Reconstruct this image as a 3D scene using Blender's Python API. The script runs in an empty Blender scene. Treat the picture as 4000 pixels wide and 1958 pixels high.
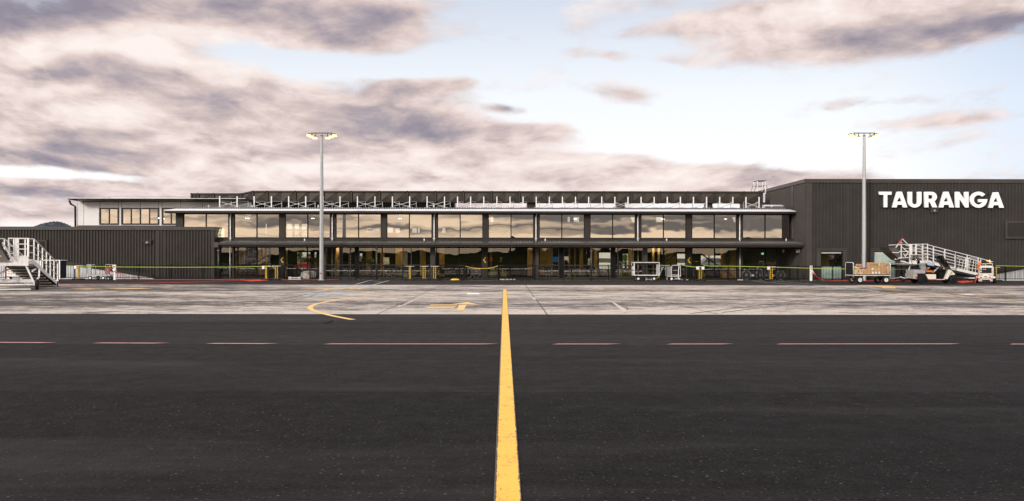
import bpy, bmesh, math, random
from mathutils import Vector, Matrix
R = math.radians
random.seed(7)
sc = bpy.context.scene
COL = sc.collection

# ------------------------------------------------------------------ camera
F, CX, CY, H, K = 3300.0, 1970.0, 1002.0, 1.65, 0.0014
cam_d = bpy.data.cameras.new('camera')
cam = bpy.data.objects.new('camera', cam_d); COL.objects.link(cam)
cam_d.sensor_width = 36.0; cam_d.lens = 36.0 * F / 4000.0
cam_d.shift_x = 30 / 4000.0; cam_d.shift_y = 23 / 4000.0
cam_d.clip_start = 0.1; cam_d.clip_end = 20000
cam.matrix_world = Matrix.Translation((0, 0, H)) @ Matrix.Rotation(R(90), 4, 'X') @ Matrix.Rotation(K, 4, 'Z')
sc.camera = cam

# ------------------------------------------------------------------ node helpers
class Sk:
    """wraps a float socket so that shader maths can be written as an expression"""
    def __init__(s, nt, o): s.nt, s.o = nt, o
    def _m(s, op, *a):
        n = s.nt.nodes.new('ShaderNodeMath'); n.operation = op
        for i, v in enumerate((s,) + a):
            if isinstance(v, Sk): s.nt.links.new(v.o, n.inputs[i])
            else: n.inputs[i].default_value = v
        return Sk(s.nt, n.outputs[0])
    def __add__(s, b): return s._m('ADD', b)
    def __sub__(s, b): return s._m('SUBTRACT', b)
    def __mul__(s, b): return s._m('MULTIPLY', b)
    def __truediv__(s, b): return s._m('DIVIDE', b)
    __radd__ = __add__; __rmul__ = __mul__
    def rsub(s, a): return (s * -1.0) + a
    def abs(s): return s._m('ABSOLUTE')
    def max(s, b): return s._m('MAXIMUM', b)
    def min(s, b): return s._m('MINIMUM', b)
    def gt(s, b): return s._m('GREATER_THAN', b)
    def ramp(s, a, b, c=0.0, d=1.0, mode='SMOOTHSTEP'):
        n = s.nt.nodes.new('ShaderNodeMapRange'); n.interpolation_type = mode
        s.nt.links.new(s.o, n.inputs[0])
        for i, v in enumerate((a, b, c, d)): n.inputs[i + 1].default_value = v
        return Sk(s.nt, n.outputs[0])
def combine(nt, x, y, z):
    n = nt.nodes.new('ShaderNodeCombineXYZ')
    for i, v in enumerate((x, y, z)):
        if isinstance(v, Sk): nt.links.new(v.o, n.inputs[i])
        else: n.inputs[i].default_value = v
    return n.outputs[0]
def separate(nt, v):
    n = nt.nodes.new('ShaderNodeSeparateXYZ'); nt.links.new(v, n.inputs[0])
    return [Sk(nt, o) for o in n.outputs]
def noise(nt, vec, scale, detail=5, rough=0.5, dist=0.0):
    n = nt.nodes.new('ShaderNodeTexNoise'); n.inputs['Scale'].default_value = scale
    n.inputs['Detail'].default_value = detail; n.inputs['Roughness'].default_value = rough
    n.inputs['Distortion'].default_value = dist
    nt.links.new(vec, n.inputs['Vector']); return Sk(nt, n.outputs[0])
def voronoi(nt, vec, scale, feature='F1'):
    n = nt.nodes.new('ShaderNodeTexVoronoi'); n.feature = feature; n.inputs['Scale'].default_value = scale
    nt.links.new(vec, n.inputs['Vector']); return Sk(nt, n.outputs[0])
def mapping(nt, vec, loc=(0, 0, 0), rot=(0, 0, 0), scale=(1, 1, 1), kind='POINT'):
    n = nt.nodes.new('ShaderNodeMapping'); n.vector_type = kind
    nt.links.new(vec, n.inputs[0]); n.inputs[1].default_value = loc
    n.inputs[2].default_value = rot; n.inputs[3].default_value = scale
    return n.outputs[0]
def cmix(nt, f, a, b, mode='MIX'):
    n = nt.nodes.new('ShaderNodeMix'); n.data_type = 'RGBA'; n.blend_type = mode
    for i, v in ((0, f), (6, a), (7, b)):
        if isinstance(v, Sk): nt.links.new(v.o, n.inputs[i])
        elif isinstance(v, bpy.types.NodeSocket): nt.links.new(v, n.inputs[i])
        elif isinstance(v, (tuple, list)): n.inputs[i].default_value = (*v[:3], 1)
        else: n.inputs[i].default_value = v
    return n.outputs[2]
def cramp(nt, f, stops):
    n = nt.nodes.new('ShaderNodeValToRGB'); e = n.color_ramp.elements
    while len(e) < len(stops): e.new(0.5)
    for q, (p, c) in zip(e, stops): q.position = p; q.color = (*c, 1)
    nt.links.new(f.o, n.inputs[0]); return n.outputs[0]

# ------------------------------------------------------------------ world: evening sky with broken cloud
SUN_EL, SUN_AZ = 20.0, 214.0
world = bpy.data.worlds.new('World'); sc.world = world; world.use_nodes = True
nt = world.node_tree; nt.nodes.clear()
out = nt.nodes.new('ShaderNodeOutputWorld'); bg = nt.nodes.new('ShaderNodeBackground')
nt.links.new(bg.outputs[0], out.inputs[0]); bg.inputs[1].default_value = 1.0
tc = nt.nodes.new('ShaderNodeTexCoord')
x, y, z = separate(nt, tc.outputs['Generated'])
ay = y.abs().max(0.12); zz = z.max(0.0)
u = x / ay; v = zz / ay
front = y.gt(0.0)
den = zz + ay * 0.075
P3 = combine(nt, x / den, ay / den, front * 31.0)
UV = combine(nt, u, v, 0.0)
sky = nt.nodes.new('ShaderNodeTexSky'); sky.sky_type = 'NISHITA'; sky.sun_disc = False
sky.sun_elevation = R(SUN_EL); sky.sun_rotation = R(SUN_AZ)
def blobs(lst):
    acc = None
    for cx, cy, rx, ry, rot, amp in lst:
        m = mapping(nt, UV, ((cx - CX) / F, (CY - cy) / F, 0), (0, 0, R(-rot)), (rx / F, ry / F, 1), 'TEXTURE')
        g = nt.nodes.new('ShaderNodeTexGradient'); g.gradient_type = 'SPHERICAL'; nt.links.new(m, g.inputs[0])
        t = Sk(nt, g.outputs[1]) * amp
        acc = t if acc is None else acc + t
    return acc
dq = v + 0.30
PN0 = combine(nt, u / dq, dq._m('POWER', -1.0), 0.0)
wx = noise(nt, mapping(nt, PN0, (3, 9, 1)), 2.2, 3, .5); wy = noise(nt, mapping(nt, PN0, (13, 2, 5)), 2.2, 3, .5)
PN = combine(nt, u / dq + (wx - .5) * .18, dq._m('POWER', -1.0) + (wy - .5) * .18, 0.0)
def ridged(vec, scale, detail, rough=.5):
    n = nt.nodes.new('ShaderNodeTexNoise'); n.noise_type = 'RIDGED_MULTIFRACTAL'; n.normalize = True; n.inputs['Scale'].default_value = scale
    n.inputs['Detail'].default_value = detail; n.inputs['Roughness'].default_value = rough; n.inputs['Offset'].default_value = .9; n.inputs['Gain'].default_value = 1.6
    nt.links.new(vec, n.inputs['Vector']); return Sk(nt, n.outputs[0])
n1 = noise(nt, PN, 3.4, 9, 0.62)
def turb(vec, scale, n, g=.55):
    acc = None; amp = 1.0; tot = 0
    for k in range(n):
        t = ((noise(nt, mapping(nt, vec, (k * 3.1, k * 1.7, k)), scale * 2 ** k, 1, .3) - .5).abs() * 2.0) * amp
        acc = t if acc is None else acc + t
        tot += amp; amp *= g
    return acc / tot
tb = turb(PN, 3.0, 5, .55); tbs = turb(mapping(nt, PN, (.010, -.06, 0)), 3.0, 4, .5)
n1s = noise(nt, mapping(nt, PN, (.012, -.05, 0)), 3.4, 9, 0.60)
n4 = noise(nt, mapping(nt, PN, (8, 3, 2), (0, 0, 0), (1.0, 1.3, 1)), 3.6, 9, 0.60)
cov = blobs([(100, 330, 1000, 470, 0, 1.25), (820, 520, 850, 280, 8, 1.0), (1050, 30, 950, 260, 4, 1.35), (1480, 500, 640, 230, 8, 1.0),
             (450, 570, 1100, 170, 4, .9), (1700, 660, 1500, 120, 2, .95), (2600, 680, 900, 85, 3, .75), (3500, 60, 1100, 190, -6, 1.5),
             (1640, 340, 260, 55, -6, .8), (2440, 365, 260, 70, 8, .62), (2600, 235, 260, 48, 6, .50), (2350, 215, 200, 36, 6, .45),
             (1970, 425, 110, 30, 5, .75), (2120, 505, 200, 36, -3, .5), (3420, 400, 340, 36, -3, .42), (3800, 460, 500, 40, -5, .45),
             (2050, 525, 300, 50, 3, .45), (3400, 690, 700, 50, 0, .45), (2750, 90, 420, 60, -8, .5), (150, 735, 520, 46, 2, .7), (60, 830, 700, 60, 0, .8), (1500, 740, 1700, 120, 0, 1.0), (2500, 720, 1300, 80, 2, .7), (900, 760, 1100, 110, 0, .6),
             (960, 205, 480, 70, 12, -.75), (1450, 255, 500, 60, 4, -.6), (380, 690, 760, 42, 3, -1.1), (2800, 480, 900, 240, 0, -.3),
             (1780, 235, 320, 110, 0, -.3), (1730, 510, 300, 100, 0, .6)])
dens = (cov + (n1 - 0.5) * 1.6 + (tb * -1.0 + .24) * 1.1).ramp(0.07, 0.62)
dk = blobs([(180, 50, 560, 170, -3, .9), (350, 290, 640, 130, -4, .62), (900, 20, 520, 90, 0, .9), (1480, 95, 330, 90, -12, .55),
            (250, 590, 800, 100, 3, .40), (1580, 505, 430, 90, 4, .85), (1100, 430, 500, 70, 10, .35), (1640, 345, 200, 40, -6, .5),
            (3620, 120, 520, 90, -6, .80), (4000, 70, 300, 90, 0, .6), (1970, 425, 90, 25, 0, .5), (60, 735, 500, 60, 0, .35), (60, 830, 700, 60, 0, .05),
            (230, 205, 300, 90, -14, -.85), (560, 150, 170, 130, 0, -.6), (3180, 35, 300, 90, 0, -1.1), (2700, 70, 350, 60, 0, -.6),
            (250, 455, 480, 60, 6, -.35), (800, 250, 420, 80, 10, -.5), (950, 140, 350, 60, 5, -.35), (1750, 720, 1700, 130, 0, -.42),
            (700, 560, 500, 60, 5, -.25)])
shade = (dk * 0.62 + (n4 - 0.5) * 1.75 + (n1s - n1) * .8 + (tb - tbs) * 1.1 + 0.39)
ccol = cramp(nt, shade, [(0.0, (1.0, .90, .86)), (.25, (.90, .765, .725)), (.52, (.67, .55, .53)), (.78, (.43, .375, .415)), (1.0, (.30, .27, .335))])
base = cramp(nt, v, [(0.0, (.97, .93, .93)), (.10, (.985, .97, .985)), (.19, (.89, .915, .955)), (.30, (.65, .71, .81)), (.42, (.80, .82, .88)), (.7, (1.35, 1.22, 1.14)), (1.0, (1.5, 1.36, 1.26))])
edge = u.ramp(.38, .66)
base = cmix(nt, edge * 0.4, base, (.42, .56, .80))
base = cmix(nt, 1.0, base, cmix(nt, 1.0, sky.outputs[0], (.012, .012, .012), 'MULTIPLY'), 'ADD')
fcol = cmix(nt, dens, base, ccol)
# the sky behind the photographer: low sunset, warm breaks between slate bands
P4 = combine(nt, x / (zz + ay * 0.06) * .42, ay / (zz + ay * 0.06) * 1.25, 3.0)
m1 = noise(nt, P4, 0.62, 6, 0.52, 0.6)
warm = cmix(nt, v.ramp(.01, .30), (1.52, 1.15, .82), (2.1, 1.95, 1.84))
rw = (m1 + (v.ramp(.012, .030, .20, 0.0)) + (u * -1.0).ramp(.26, .46, 0.0, .22) - v.ramp(.03, .06, 0.0, .05)).ramp(.37, .66)
rcol = cmix(nt, rw, cmix(nt, v.ramp(.05, .40), (.26, .235, .225), (1.05, 1.0, .98)), warm)
allc = cmix(nt, front, rcol, fcol)
gnd = z.ramp(-0.02, 0.0)
allc = cmix(nt, gnd, (.10, .095, .09), allc)
nt.links.new(allc, bg.inputs[0])
world.cycles.sampling_method = 'MANUAL'; world.cycles.sample_map_resolution = 256

sun_d = bpy.data.lights.new('sun', 'SUN'); sun_d.energy = 1.9; sun_d.angle = R(10); sun_d.color = (1.0, .93, .84)
sun = bpy.data.objects.new('sun', sun_d); COL.objects.link(sun)
_a = R(SUN_AZ)   # compass bearing of the sun measured from +Y towards +X
_d = Vector((math.sin(_a) * math.cos(R(SUN_EL)), math.cos(_a) * math.cos(R(SUN_EL)), math.sin(R(SUN_EL))))
sun.rotation_euler = _d.to_track_quat('Z', 'Y').to_euler()
sun.location = (-20, -40, 40)

sc.render.engine = 'CYCLES'
sc.cycles.use_denoising = True
sc.cycles.max_bounces = 7; sc.cycles.transparent_max_bounces = 12
sc.cycles.sample_clamp_indirect = 4.0
sc.view_settings.view_transform = 'Standard'; sc.view_settings.look = 'None'
sc.view_settings.exposure = 0.0; sc.view_settings.gamma = 1.0

# ------------------------------------------------------------------ placing helpers
def XL(px, py): return (px - CX) - K * (CY - py)
def YL(px, py): return (CY - py) + K * (px - CX)
def P(px, py, D): return Vector((XL(px, py) * D / F, D, H + YL(px, py) * D / F))
def gp(px, py, z=0.0):
    D = F * (H - z) / -YL(px, py); return Vector((XL(px, py) * D / F, D, z))
def PX(px, D): return (px - CX) * D / F
def PZ(py, D): return H + (CY - py) * D / F      # height read at the middle of the picture

# ------------------------------------------------------------------ mesh helpers
class M:
    def __init__(s): s.v = []; s.f = []; s.mi = []; s.cur = 0
    def add(s, vs, fs):
        n = len(s.v); s.v += [tuple(q) for q in vs]
        s.f += [tuple(i + n for i in f) for f in fs]; s.mi += [s.cur] * len(fs); return s
    def box(s, a, b):
        x0, x1 = sorted((a[0], b[0])); y0, y1 = sorted((a[1], b[1])); z0, z1 = sorted((a[2], b[2]))
        return s.add([(x0, y0, z0), (x1, y0, z0), (x1, y1, z0), (x0, y1, z0), (x0, y0, z1), (x1, y0, z1), (x1, y1, z1), (x0, y1, z1)],
                     [(0, 3, 2, 1), (4, 5, 6, 7), (0, 1, 5, 4), (1, 2, 6, 5), (2, 3, 7, 6), (3, 0, 4, 7)])
    def bar(s, p, q, w, h=None, up=(0, 0, 1)):
        p, q = Vector(p), Vector(q); h = h or w; d = (q - p)
        if d.length < 1e-6: return s
        d.normalize(); upv = Vector(up)
        if abs(d.dot(upv)) > .98: upv = Vector((0, 1, 0))
        a = d.cross(upv).normalized() * (w / 2); b = a.cross(d).normalized() * (h / 2)
        vs = [p - a - b, p + a - b, p + a + b, p - a + b, q - a - b, q + a - b, q + a + b, q - a + b]
        return s.add(vs, [(0, 1, 2, 3), (7, 6, 5, 4), (0, 4, 5, 1), (1, 5, 6, 2), (2, 6, 7, 3), (3, 7, 4, 0)])
    def tube(s, pts, r, n=6, cap=True):
        pts = [Vector(p) for p in pts]; rs = r if isinstance(r, (list, tuple)) else [r] * len(pts)
        rings = []; prev = None
        for i, p in enumerate(pts):
            d = (pts[min(i + 1, len(pts) - 1)] - pts[max(i - 1, 0)]).normalized()
            if prev is None:
                a = d.cross(Vector((0, 0, 1)))
                if a.length < .05: a = d.cross(Vector((0, 1, 0)))
            else: a = prev - d * prev.dot(d)
            a.normalize(); prev = a; b = d.cross(a)
            rings.append([p + (a * math.cos(t) + b * math.sin(t)) * rs[i] for t in (2 * math.pi * k / n for k in range(n))])
        vs = [q for rg in rings for q in rg]; fs = []
        for i in range(len(pts) - 1):
            for k in range(n):
                fs.append((i * n + k, i * n + (k + 1) % n, (i + 1) * n + (k + 1) % n, (i + 1) * n + k))
        if cap: fs += [tuple(range(n))[::-1], tuple(range((len(pts) - 1) * n, len(pts) * n))]
        return s.add(vs, fs)
    def prism(s, poly, d):
        poly = [Vector(p) for p in poly]; d = Vector(d); n = len(poly)
        vs = poly + [p + d for p in poly]
        fs = [tuple(range(n)), tuple(range(2 * n - 1, n - 1, -1))] + [(i, i + n, (i + 1) % n + n, (i + 1) % n) for i in range(n)]
        return s.add(vs, fs)
    def quad(s, a, b, c, d): return s.add([a, b, c, d], [(0, 1, 2, 3)])
    def disc(s, c, axis, prof, n=20):
        """lathe: prof = [(offset along axis, radius)...]"""
        c = Vector(c); axis = Vector(axis).normalized(); a = axis.cross(Vector((0, 0, 1)))
        if a.length < .05: a = Vector((1, 0, 0))
        a.normalize(); b = axis.cross(a)
        vs = []; fs = []
        for o, r in prof:
            vs += [c + axis * o + (a * math.cos(t) + b * math.sin(t)) * r for t in (2 * math.pi * k / n for k in range(n))]
        for i in range(len(prof) - 1):
            for k in range(n): fs.append((i * n + k, i * n + (k + 1) % n, (i + 1) * n + (k + 1) % n, (i + 1) * n + k))
        fs += [tuple(range(n))[::-1], tuple(range((len(prof) - 1) * n, len(prof) * n))]
        return s.add(vs, fs)
    def build(s, name, mats, parent=None, smooth=False, bevel=0.0):
        me = bpy.data.meshes.new(name); me.from_pydata(s.v, [], s.f)
        if not isinstance(mats, (list, tuple)): mats = [mats]
        for m_ in mats: me.materials.append(m_)
        if len(mats) > 1: me.polygons.foreach_set('material_index', s.mi)
        bm = bmesh.new(); bm.from_mesh(me); bmesh.ops.recalc_face_normals(bm, faces=bm.faces); bm.to_mesh(me); bm.free()
        if smooth: me.polygons.foreach_set('use_smooth', [True] * len(me.polygons))
        me.update(); o = bpy.data.objects.new(name, me); COL.objects.link(o)
        if bevel:
            b = o.modifiers.new('bevel', 'BEVEL'); b.width = bevel; b.segments = 2; b.limit_method = 'ANGLE'; b.angle_limit = R(40)
        if parent is not None:
            o.parent = parent; o.matrix_parent_inverse = Matrix.Translation(-parent.location)
        return o
def tag(o, label, cat, group=None, kind=None):
    if label: o['label'] = label
    if cat: o['category'] = cat
    if group: o['group'] = group
    if kind: o['kind'] = kind
    return o
def thing(name, label, cat, loc=(0, 0, 0), group=None):
    o = bpy.data.objects.new(name, None); COL.objects.link(o); o.location = loc; o.empty_display_size = .2
    return tag(o, label, cat, group)
def struct(o): o['kind'] = 'structure'; return o
def arc(cx, cz, r, a0, a1, n): return [(cx + r * math.cos(R(a0 + (a1 - a0) * i / n)), cz + r * math.sin(R(a0 + (a1 - a0) * i / n))) for i in range(n + 1)]
ORD = ['first', 'second', 'third', 'fourth', 'fifth', 'sixth', 'seventh', 'eighth', 'ninth', 'tenth', 'eleventh', 'twelfth', 'thirteenth',
       'fourteenth', 'fifteenth', 'sixteenth', 'seventeenth', 'eighteenth', 'nineteenth', 'twentieth']

# ------------------------------------------------------------------ materials
def newmat(name):
    m = bpy.data.materials.new(name); m.use_nodes = True; nt = m.node_tree
    b = nt.nodes['Principled BSDF']; tc = nt.nodes.new('ShaderNodeTexCoord'); g = nt.nodes.new('ShaderNodeNewGeometry')
    return m, nt, b, tc.outputs['Object'], g.outputs['Position']
def bump(nt, b, h, strength, dist=0.01):
    n = nt.nodes.new('ShaderNodeBump'); n.inputs['Strength'].default_value = strength; n.inputs['Distance'].default_value = dist
    nt.links.new(h.o, n.inputs['Height']); nt.links.new(n.outputs[0], b.inputs['Normal'])
def mat(name, c, rough=.5, metal=0.0, var=.12, vs=3.0, grime=None, bmp=None, spec=None):
    m, nt, b, ob, pos = newmat(name)
    f = noise(nt, pos, vs, 6, .6).ramp(.3, .7)
    c1 = tuple(q * (1 - var) for q in c); c2 = tuple(min(1, q * (1 + var)) for q in c)
    col = cmix(nt, f, c1, c2)
    if grime:
        g = noise(nt, mapping(nt, pos, scale=(1, 1, .35)), grime[1], 7, .65).ramp(.52, .72)
        col = cmix(nt, g * grime[2], col, grime[0])
    nt.links.new(col, b.inputs['Base Color'])
    fr = noise(nt, pos, vs * 2.3, 4, .6).ramp(.2, .8, max(0.02, rough - .08), min(1, rough + .1))
    nt.links.new(fr.o, b.inputs['Roughness']); b.inputs['Metallic'].default_value = metal
    if spec is not None: b.inputs['Specular IOR Level'].default_value = spec
    if bmp: bump(nt, b, noise(nt, pos, bmp[0], 3, .5), bmp[1], bmp[2])
    return m
def emit(name, c, s):
    m, nt, b, ob, pos = newmat(name)
    b.inputs['Base Color'].default_value = (*[min(1, q) for q in c], 1); b.inputs['Emission Color'].default_value = (*c, 1); b.inputs['Emission Strength'].default_value = s
    return m
def glass(name, refl, tint, wave=.004, ws=.55):
    m, nt, b, ob, pos = newmat(name); nt.nodes.remove(b); o = nt.nodes['Material Output']
    gl = nt.nodes.new('ShaderNodeBsdfGlossy'); gl.inputs['Roughness'].default_value = 0.0
    gl.inputs['Color'].default_value = (1.0, .97, .92, 1)
    tr = nt.nodes.new('ShaderNodeBsdfTransparent'); tr.inputs[0].default_value = (*tint, 1)
    lw = nt.nodes.new('ShaderNodeLayerWeight'); lw.inputs[0].default_value = .35
    f = Sk(nt, lw.outputs[0]) * .6 + refl
    mx = nt.nodes.new('ShaderNodeMixShader'); nt.links.new(f.min(1.0).o, mx.inputs[0])
    nt.links.new(tr.outputs[0], mx.inputs[1]); nt.links.new(gl.outputs[0], mx.inputs[2]); nt.links.new(mx.outputs[0], o.inputs[0])
    h = noise(nt, mapping(nt, pos, scale=(1, 1, 1.7)), ws, 2, .45)
    bn = nt.nodes.new('ShaderNodeBump'); bn.inputs['Strength'].default_value = 1.0; bn.inputs['Distance'].default_value = wave
    nt.links.new(h.o, bn.inputs['Height']); nt.links.new(bn.outputs[0], gl.inputs['Normal'])
    return m
MT = {}
MT['clad'] = mat('dark_bronze_cladding', (.044, .038, .034), .40, 0.0, .10, 1.3, ((.055, .05, .045), .6, .35), spec=0.16)
MT['clad2'] = mat('charcoal_cladding', (.049, .0455, .0435), .40, 0.0, .10, 1.3, ((.05, .046, .042), .6, .35), spec=0.16)
MT['trim'] = mat('dark_flashing', (.040, .035, .031), .38, 0.0, .10, .8, ((.07, .064, .058), .8, .3), spec=0.2)
MT['trim2'] = mat('grey_flashing', (.062, .056, .053), .34, 0.1, .10, .8, ((.10, .094, .09), .8, .3), spec=0.26)
MT['black'] = mat('black_paint', (.009, .0085, .0085), .5, 0, .2, 5, spec=.12)
MT['dkmetal'] = mat('dark_steel', (.030, .028, .027), .5, 0, .2, 5, spec=.25)
MT['duct'] = mat('duct_sheet', (.062, .053, .046), .42, .15, .12, 1.8, ((.075, .067, .06), 1.2, .3), spec=0.16)
MT['galv'] = mat('galvanised_steel', (.40, .41, .42), .5, .35, .14, 14, ((.34, .33, .33), 3, .5))
MT['galvroof'] = mat('zinc_roof_edge', (.60, .61, .66), .5, .1, .08, 3)
MT['alu'] = mat('aluminium', (.80, .785, .78), .42, .25, .10, 8, ((.42, .37, .34), 5, .55))
MT['alud'] = mat('worn_aluminium', (.42, .38, .35), .5, .3, .2, 5, ((.20, .17, .15), 4, .6))
MT['white'] = mat('white_paint', (.80, .79, .77), .4, 0, .04, 3)
MT['cream'] = mat('cream_bodywork', (.72, .68, .58), .28, 0, .03, 3, ((.50, .46, .38), 6, .2))
MT['rubber'] = mat('rubber', (.014, .0135, .0135), .75, 0, .3, 9, spec=.2)
MT['red'] = mat('red_paint', (.55, .035, .03), .4, 0, .15, 6)
MT['redhose'] = mat('red_cable_jacket', (.52, .05, .03), .5, 0, .15, 8)
MT['yellow'] = mat('yellow_paint', (.80, .52, .02), .45, 0, .08, 6)
MT['orange'] = mat('orange_plastic', (.90, .17, .02), .5, 0, .12, 12)
MT['lime'] = mat('lime_webbing', (.36, .50, .06), .55, 0, .08, 6)
MT['card'] = mat('cardboard', (.47, .29, .15), .85, 0, .10, 4, bmp=(30, .15, .004))
MT['card2'] = mat('pale_cardboard', (.58, .41, .25), .85, 0, .08, 4)
MT['cardd'] = mat('cardboard_flap', (.36, .21, .105), .85, 0, .08, 4)
MT['ink'] = mat('print_black', (.03, .03, .03), .8, 0, .1, 9)
MT['inkred'] = mat('print_red', (.42, .05, .03), .8, 0, .2, 20)
MT['inkgreen'] = mat('print_green', (.06, .22, .04), .8, 0, .2, 20)
MT['canvas'] = mat('black_canvas', (.014, .014, .015), .6, 0, .35, 9, bmp=(9, .6, .03), spec=.2)
MT['timber'] = mat('glulam_timber', (.50, .33, .17), .6, 0, .15, 3)
MT['amber'] = mat('amber_ply_wall', (.50, .32, .11), .6, 0, .25, 1.5)
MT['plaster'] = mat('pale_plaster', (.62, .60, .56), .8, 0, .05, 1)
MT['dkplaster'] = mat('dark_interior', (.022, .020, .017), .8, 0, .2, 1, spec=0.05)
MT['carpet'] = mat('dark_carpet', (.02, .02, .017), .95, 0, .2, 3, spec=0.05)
MT['panel'] = mat('white_fibre_cement', (.78, .765, .77), .6, 0, .03, .7, ((.66, .63, .61), .5, .3))
MT['blind'] = mat('pale_roller_blind', (.74, .82, .78), .8, 0, .03, 2)
MT['flap'] = mat('worn_dark_board', (.075, .062, .055), .5, 0, .2, 4, ((.14, .12, .10), 3, .4))
MT['flap2'] = mat('worn_grey_board', (.17, .145, .125), .6, 0, .12, 3, ((.11, .09, .075), 3, .4))
MT['olive'] = mat('olive_fabric', (.20, .21, .05), .9, 0, .15, 5)
MT['blue'] = mat('blue_plastic', (.06, .16, .42), .5, 0, .1, 9)
MT['grey'] = mat('grey_plastic', (.30, .30, .30), .5, 0, .1, 5)
MT['redpanel'] = mat('faded_red_board', (.36, .085, .08), .6, 0, .15, 6)
MT['greypanel'] = mat('grey_green_board', (.33, .37, .37), .5, .2, .15, 8)
MT['rock'] = mat('rock', (.30, .27, .24), .9, 0, .35, 12, bmp=(8, .8, .05))
MT['leaf2'] = mat('green_leaves', (.10, .16, .035), .7, 0, .35, 3)
MT['leaf'] = mat('foliage', (.06, .10, .03), .8, 0, .5, 2)
MT['bark'] = mat('bark', (.12, .09, .06), .9, 0, .3, 5)
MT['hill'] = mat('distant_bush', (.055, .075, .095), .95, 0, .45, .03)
MT['hillr'] = mat('rear_hill', (.018, .020, .015), .95, 0, .6, .012, spec=0.0)
MT['glassU'] = glass('upper_glazing', .50, (.80, .75, .64), .0042, .35)
MT['glassL'] = glass('lower_glazing', .10, (.74, .72, .60), .0040, .45)
MT['glassH'] = glass('hangar_glazing', .08, (.92, .95, .94), .003, .5)
MT['clear'] = glass('clear_plastic', .16, (.90, .91, .91), .02, 3)
MT['tintg'] = glass('tinted_windscreen', .12, (.40, .41, .41), .0008, 2)
MT['lamp'] = emit('sodium_lamp', (1.0, .70, .25), 3.2)
MT['ceil'] = emit('ceiling_lamp', (1.0, .90, .68), 9)
MT['ceilg'] = emit('hall_lamp', (1.0, .82, .50), 42)
MT['letter'] = mat('white_sign_letter', (.95, .95, .945), .35, 0, .02, 2)
def hazard():
    m, nt, b, ob, pos = newmat('hazard_stripes')
    x, y, z = separate(nt, ob)
    w = (z * 1.0 + x * 1.0) / 0.125
    fr = w._m('FRACT'); f = fr.gt(.54)
    nt.links.new(cmix(nt, f, (.008, .0075, .0075), (.80, .50, .01)), b.inputs['Base Color']); b.inputs['Roughness'].default_value = .5
    return m
MT['hazard'] = hazard()
def slats():
    m, nt, b, ob, pos = newmat('white_colour_steel')
    x, y, z = separate(nt, pos)
    f = ((x / .16)._m('FRACT')).gt(.86)
    n = noise(nt, pos, 1.2, 5, .6)
    col = cmix(nt, f, cmix(nt, n, (.60, .60, .64), (.74, .74, .76)), (.22, .22, .24))
    nt.links.new(col, b.inputs['Base Color']); b.inputs['Roughness'].default_value = .5
    return m
MT['slatw'] = slats()

# ground surfaces
def asphalt():
    m, nt, b, ob, pos = newmat('asphalt')
    x, y, z = separate(nt, pos)
    fine = noise(nt, pos, 30, 4, .9); mid = noise(nt, pos, 9, 5, .8); agg = voronoi(nt, pos, 60)
    vn = nt.nodes.new('ShaderNodeTexVoronoi'); vn.inputs['Scale'].default_value = 13.0; nt.links.new(pos, vn.inputs['Vector'])
    cr_, cg_, cb_ = separate(nt, vn.outputs['Color'])
    speck = Sk(nt, vn.outputs['Distance']).ramp(.08, .20, 1.0, 0.0) * cr_.gt(.62)
    vn2 = nt.nodes.new('ShaderNodeTexVoronoi'); vn2.inputs['Scale'].default_value = 22.0; nt.links.new(pos, vn2.inputs['Vector'])
    dr_, dg_, db_ = separate(nt, vn2.outputs['Color'])
    speck2 = Sk(nt, vn2.outputs['Distance']).ramp(.12, .25, 1.0, 0.0) * dr_.gt(.62)
    big = noise(nt, mapping(nt, pos, scale=(.25, 1.0, 1)), .35, 6, .62)
    vignette_step = y.ramp(10.2, 10.4, .0, .25) + y.ramp(15.7, 15.8, .0, .22) + y.ramp(20.9, 21.0, .0, .20)  # lens vignette put into the colour: asphalt steps darker towards the camera
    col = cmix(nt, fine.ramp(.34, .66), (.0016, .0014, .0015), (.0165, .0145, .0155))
    col = cmix(nt, vignette_step, col, cmix(nt, fine.ramp(.34, .66), (.012, .0108, .0113), (.064, .0570, .0595)))
    col = cmix(nt, mid.ramp(.45, .75) * .35, col, (.030, .0265, .028))
    col = cmix(nt, speck2 * .70, col, (.072, .065, .066))
    col = cmix(nt, speck * dg_.ramp(.1, .9) * .62, col, (.15, .138, .135))
    col = cmix(nt, big.ramp(.42, .60) * .38, col, (.008, .0072, .0075))
    worn = noise(nt, mapping(nt, pos, (5, 2, 0), (0, 0, R(8)), (.10, .55, 1)), .8, 6, .6)
    col = cmix(nt, worn.ramp(.52, .70) * .28, col, (.060, .053, .054))
    # roller and paving seams
    wig = noise(nt, mapping(nt, pos, scale=(.5, 0, 0)), 1.0, 3, .6) * .10
    s1 = (y + wig - 20.95).abs().ramp(.03, .10, 1.0, 0.0)
    s2 = (y + wig - 15.75).abs().ramp(.02, .05, .7, 0.0)
    s3 = (y + wig - 10.3).abs().ramp(.01, .03, .7, 0.0)
    col = cmix(nt, s1.max(s2).max(s3) * .92, col, (.004, .0038, .0038))
    # cracks near the apron edge
    cr = voronoi(nt, mapping(nt, pos, scale=(.6, .6, 1)), 1.0, 'DISTANCE_TO_EDGE')
    nt.links.new(col, b.inputs['Base Color'])
    rg = noise(nt, pos, 3, 5, .6).ramp(.3, .7, .80, .95); nt.links.new(rg.o, b.inputs['Roughness'])
    b.inputs['Specular IOR Level'].default_value = .07
    bump(nt, b, fine * .6 + agg * .8, .45, .004)
    return m
MT['asphalt'] = asphalt()
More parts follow.
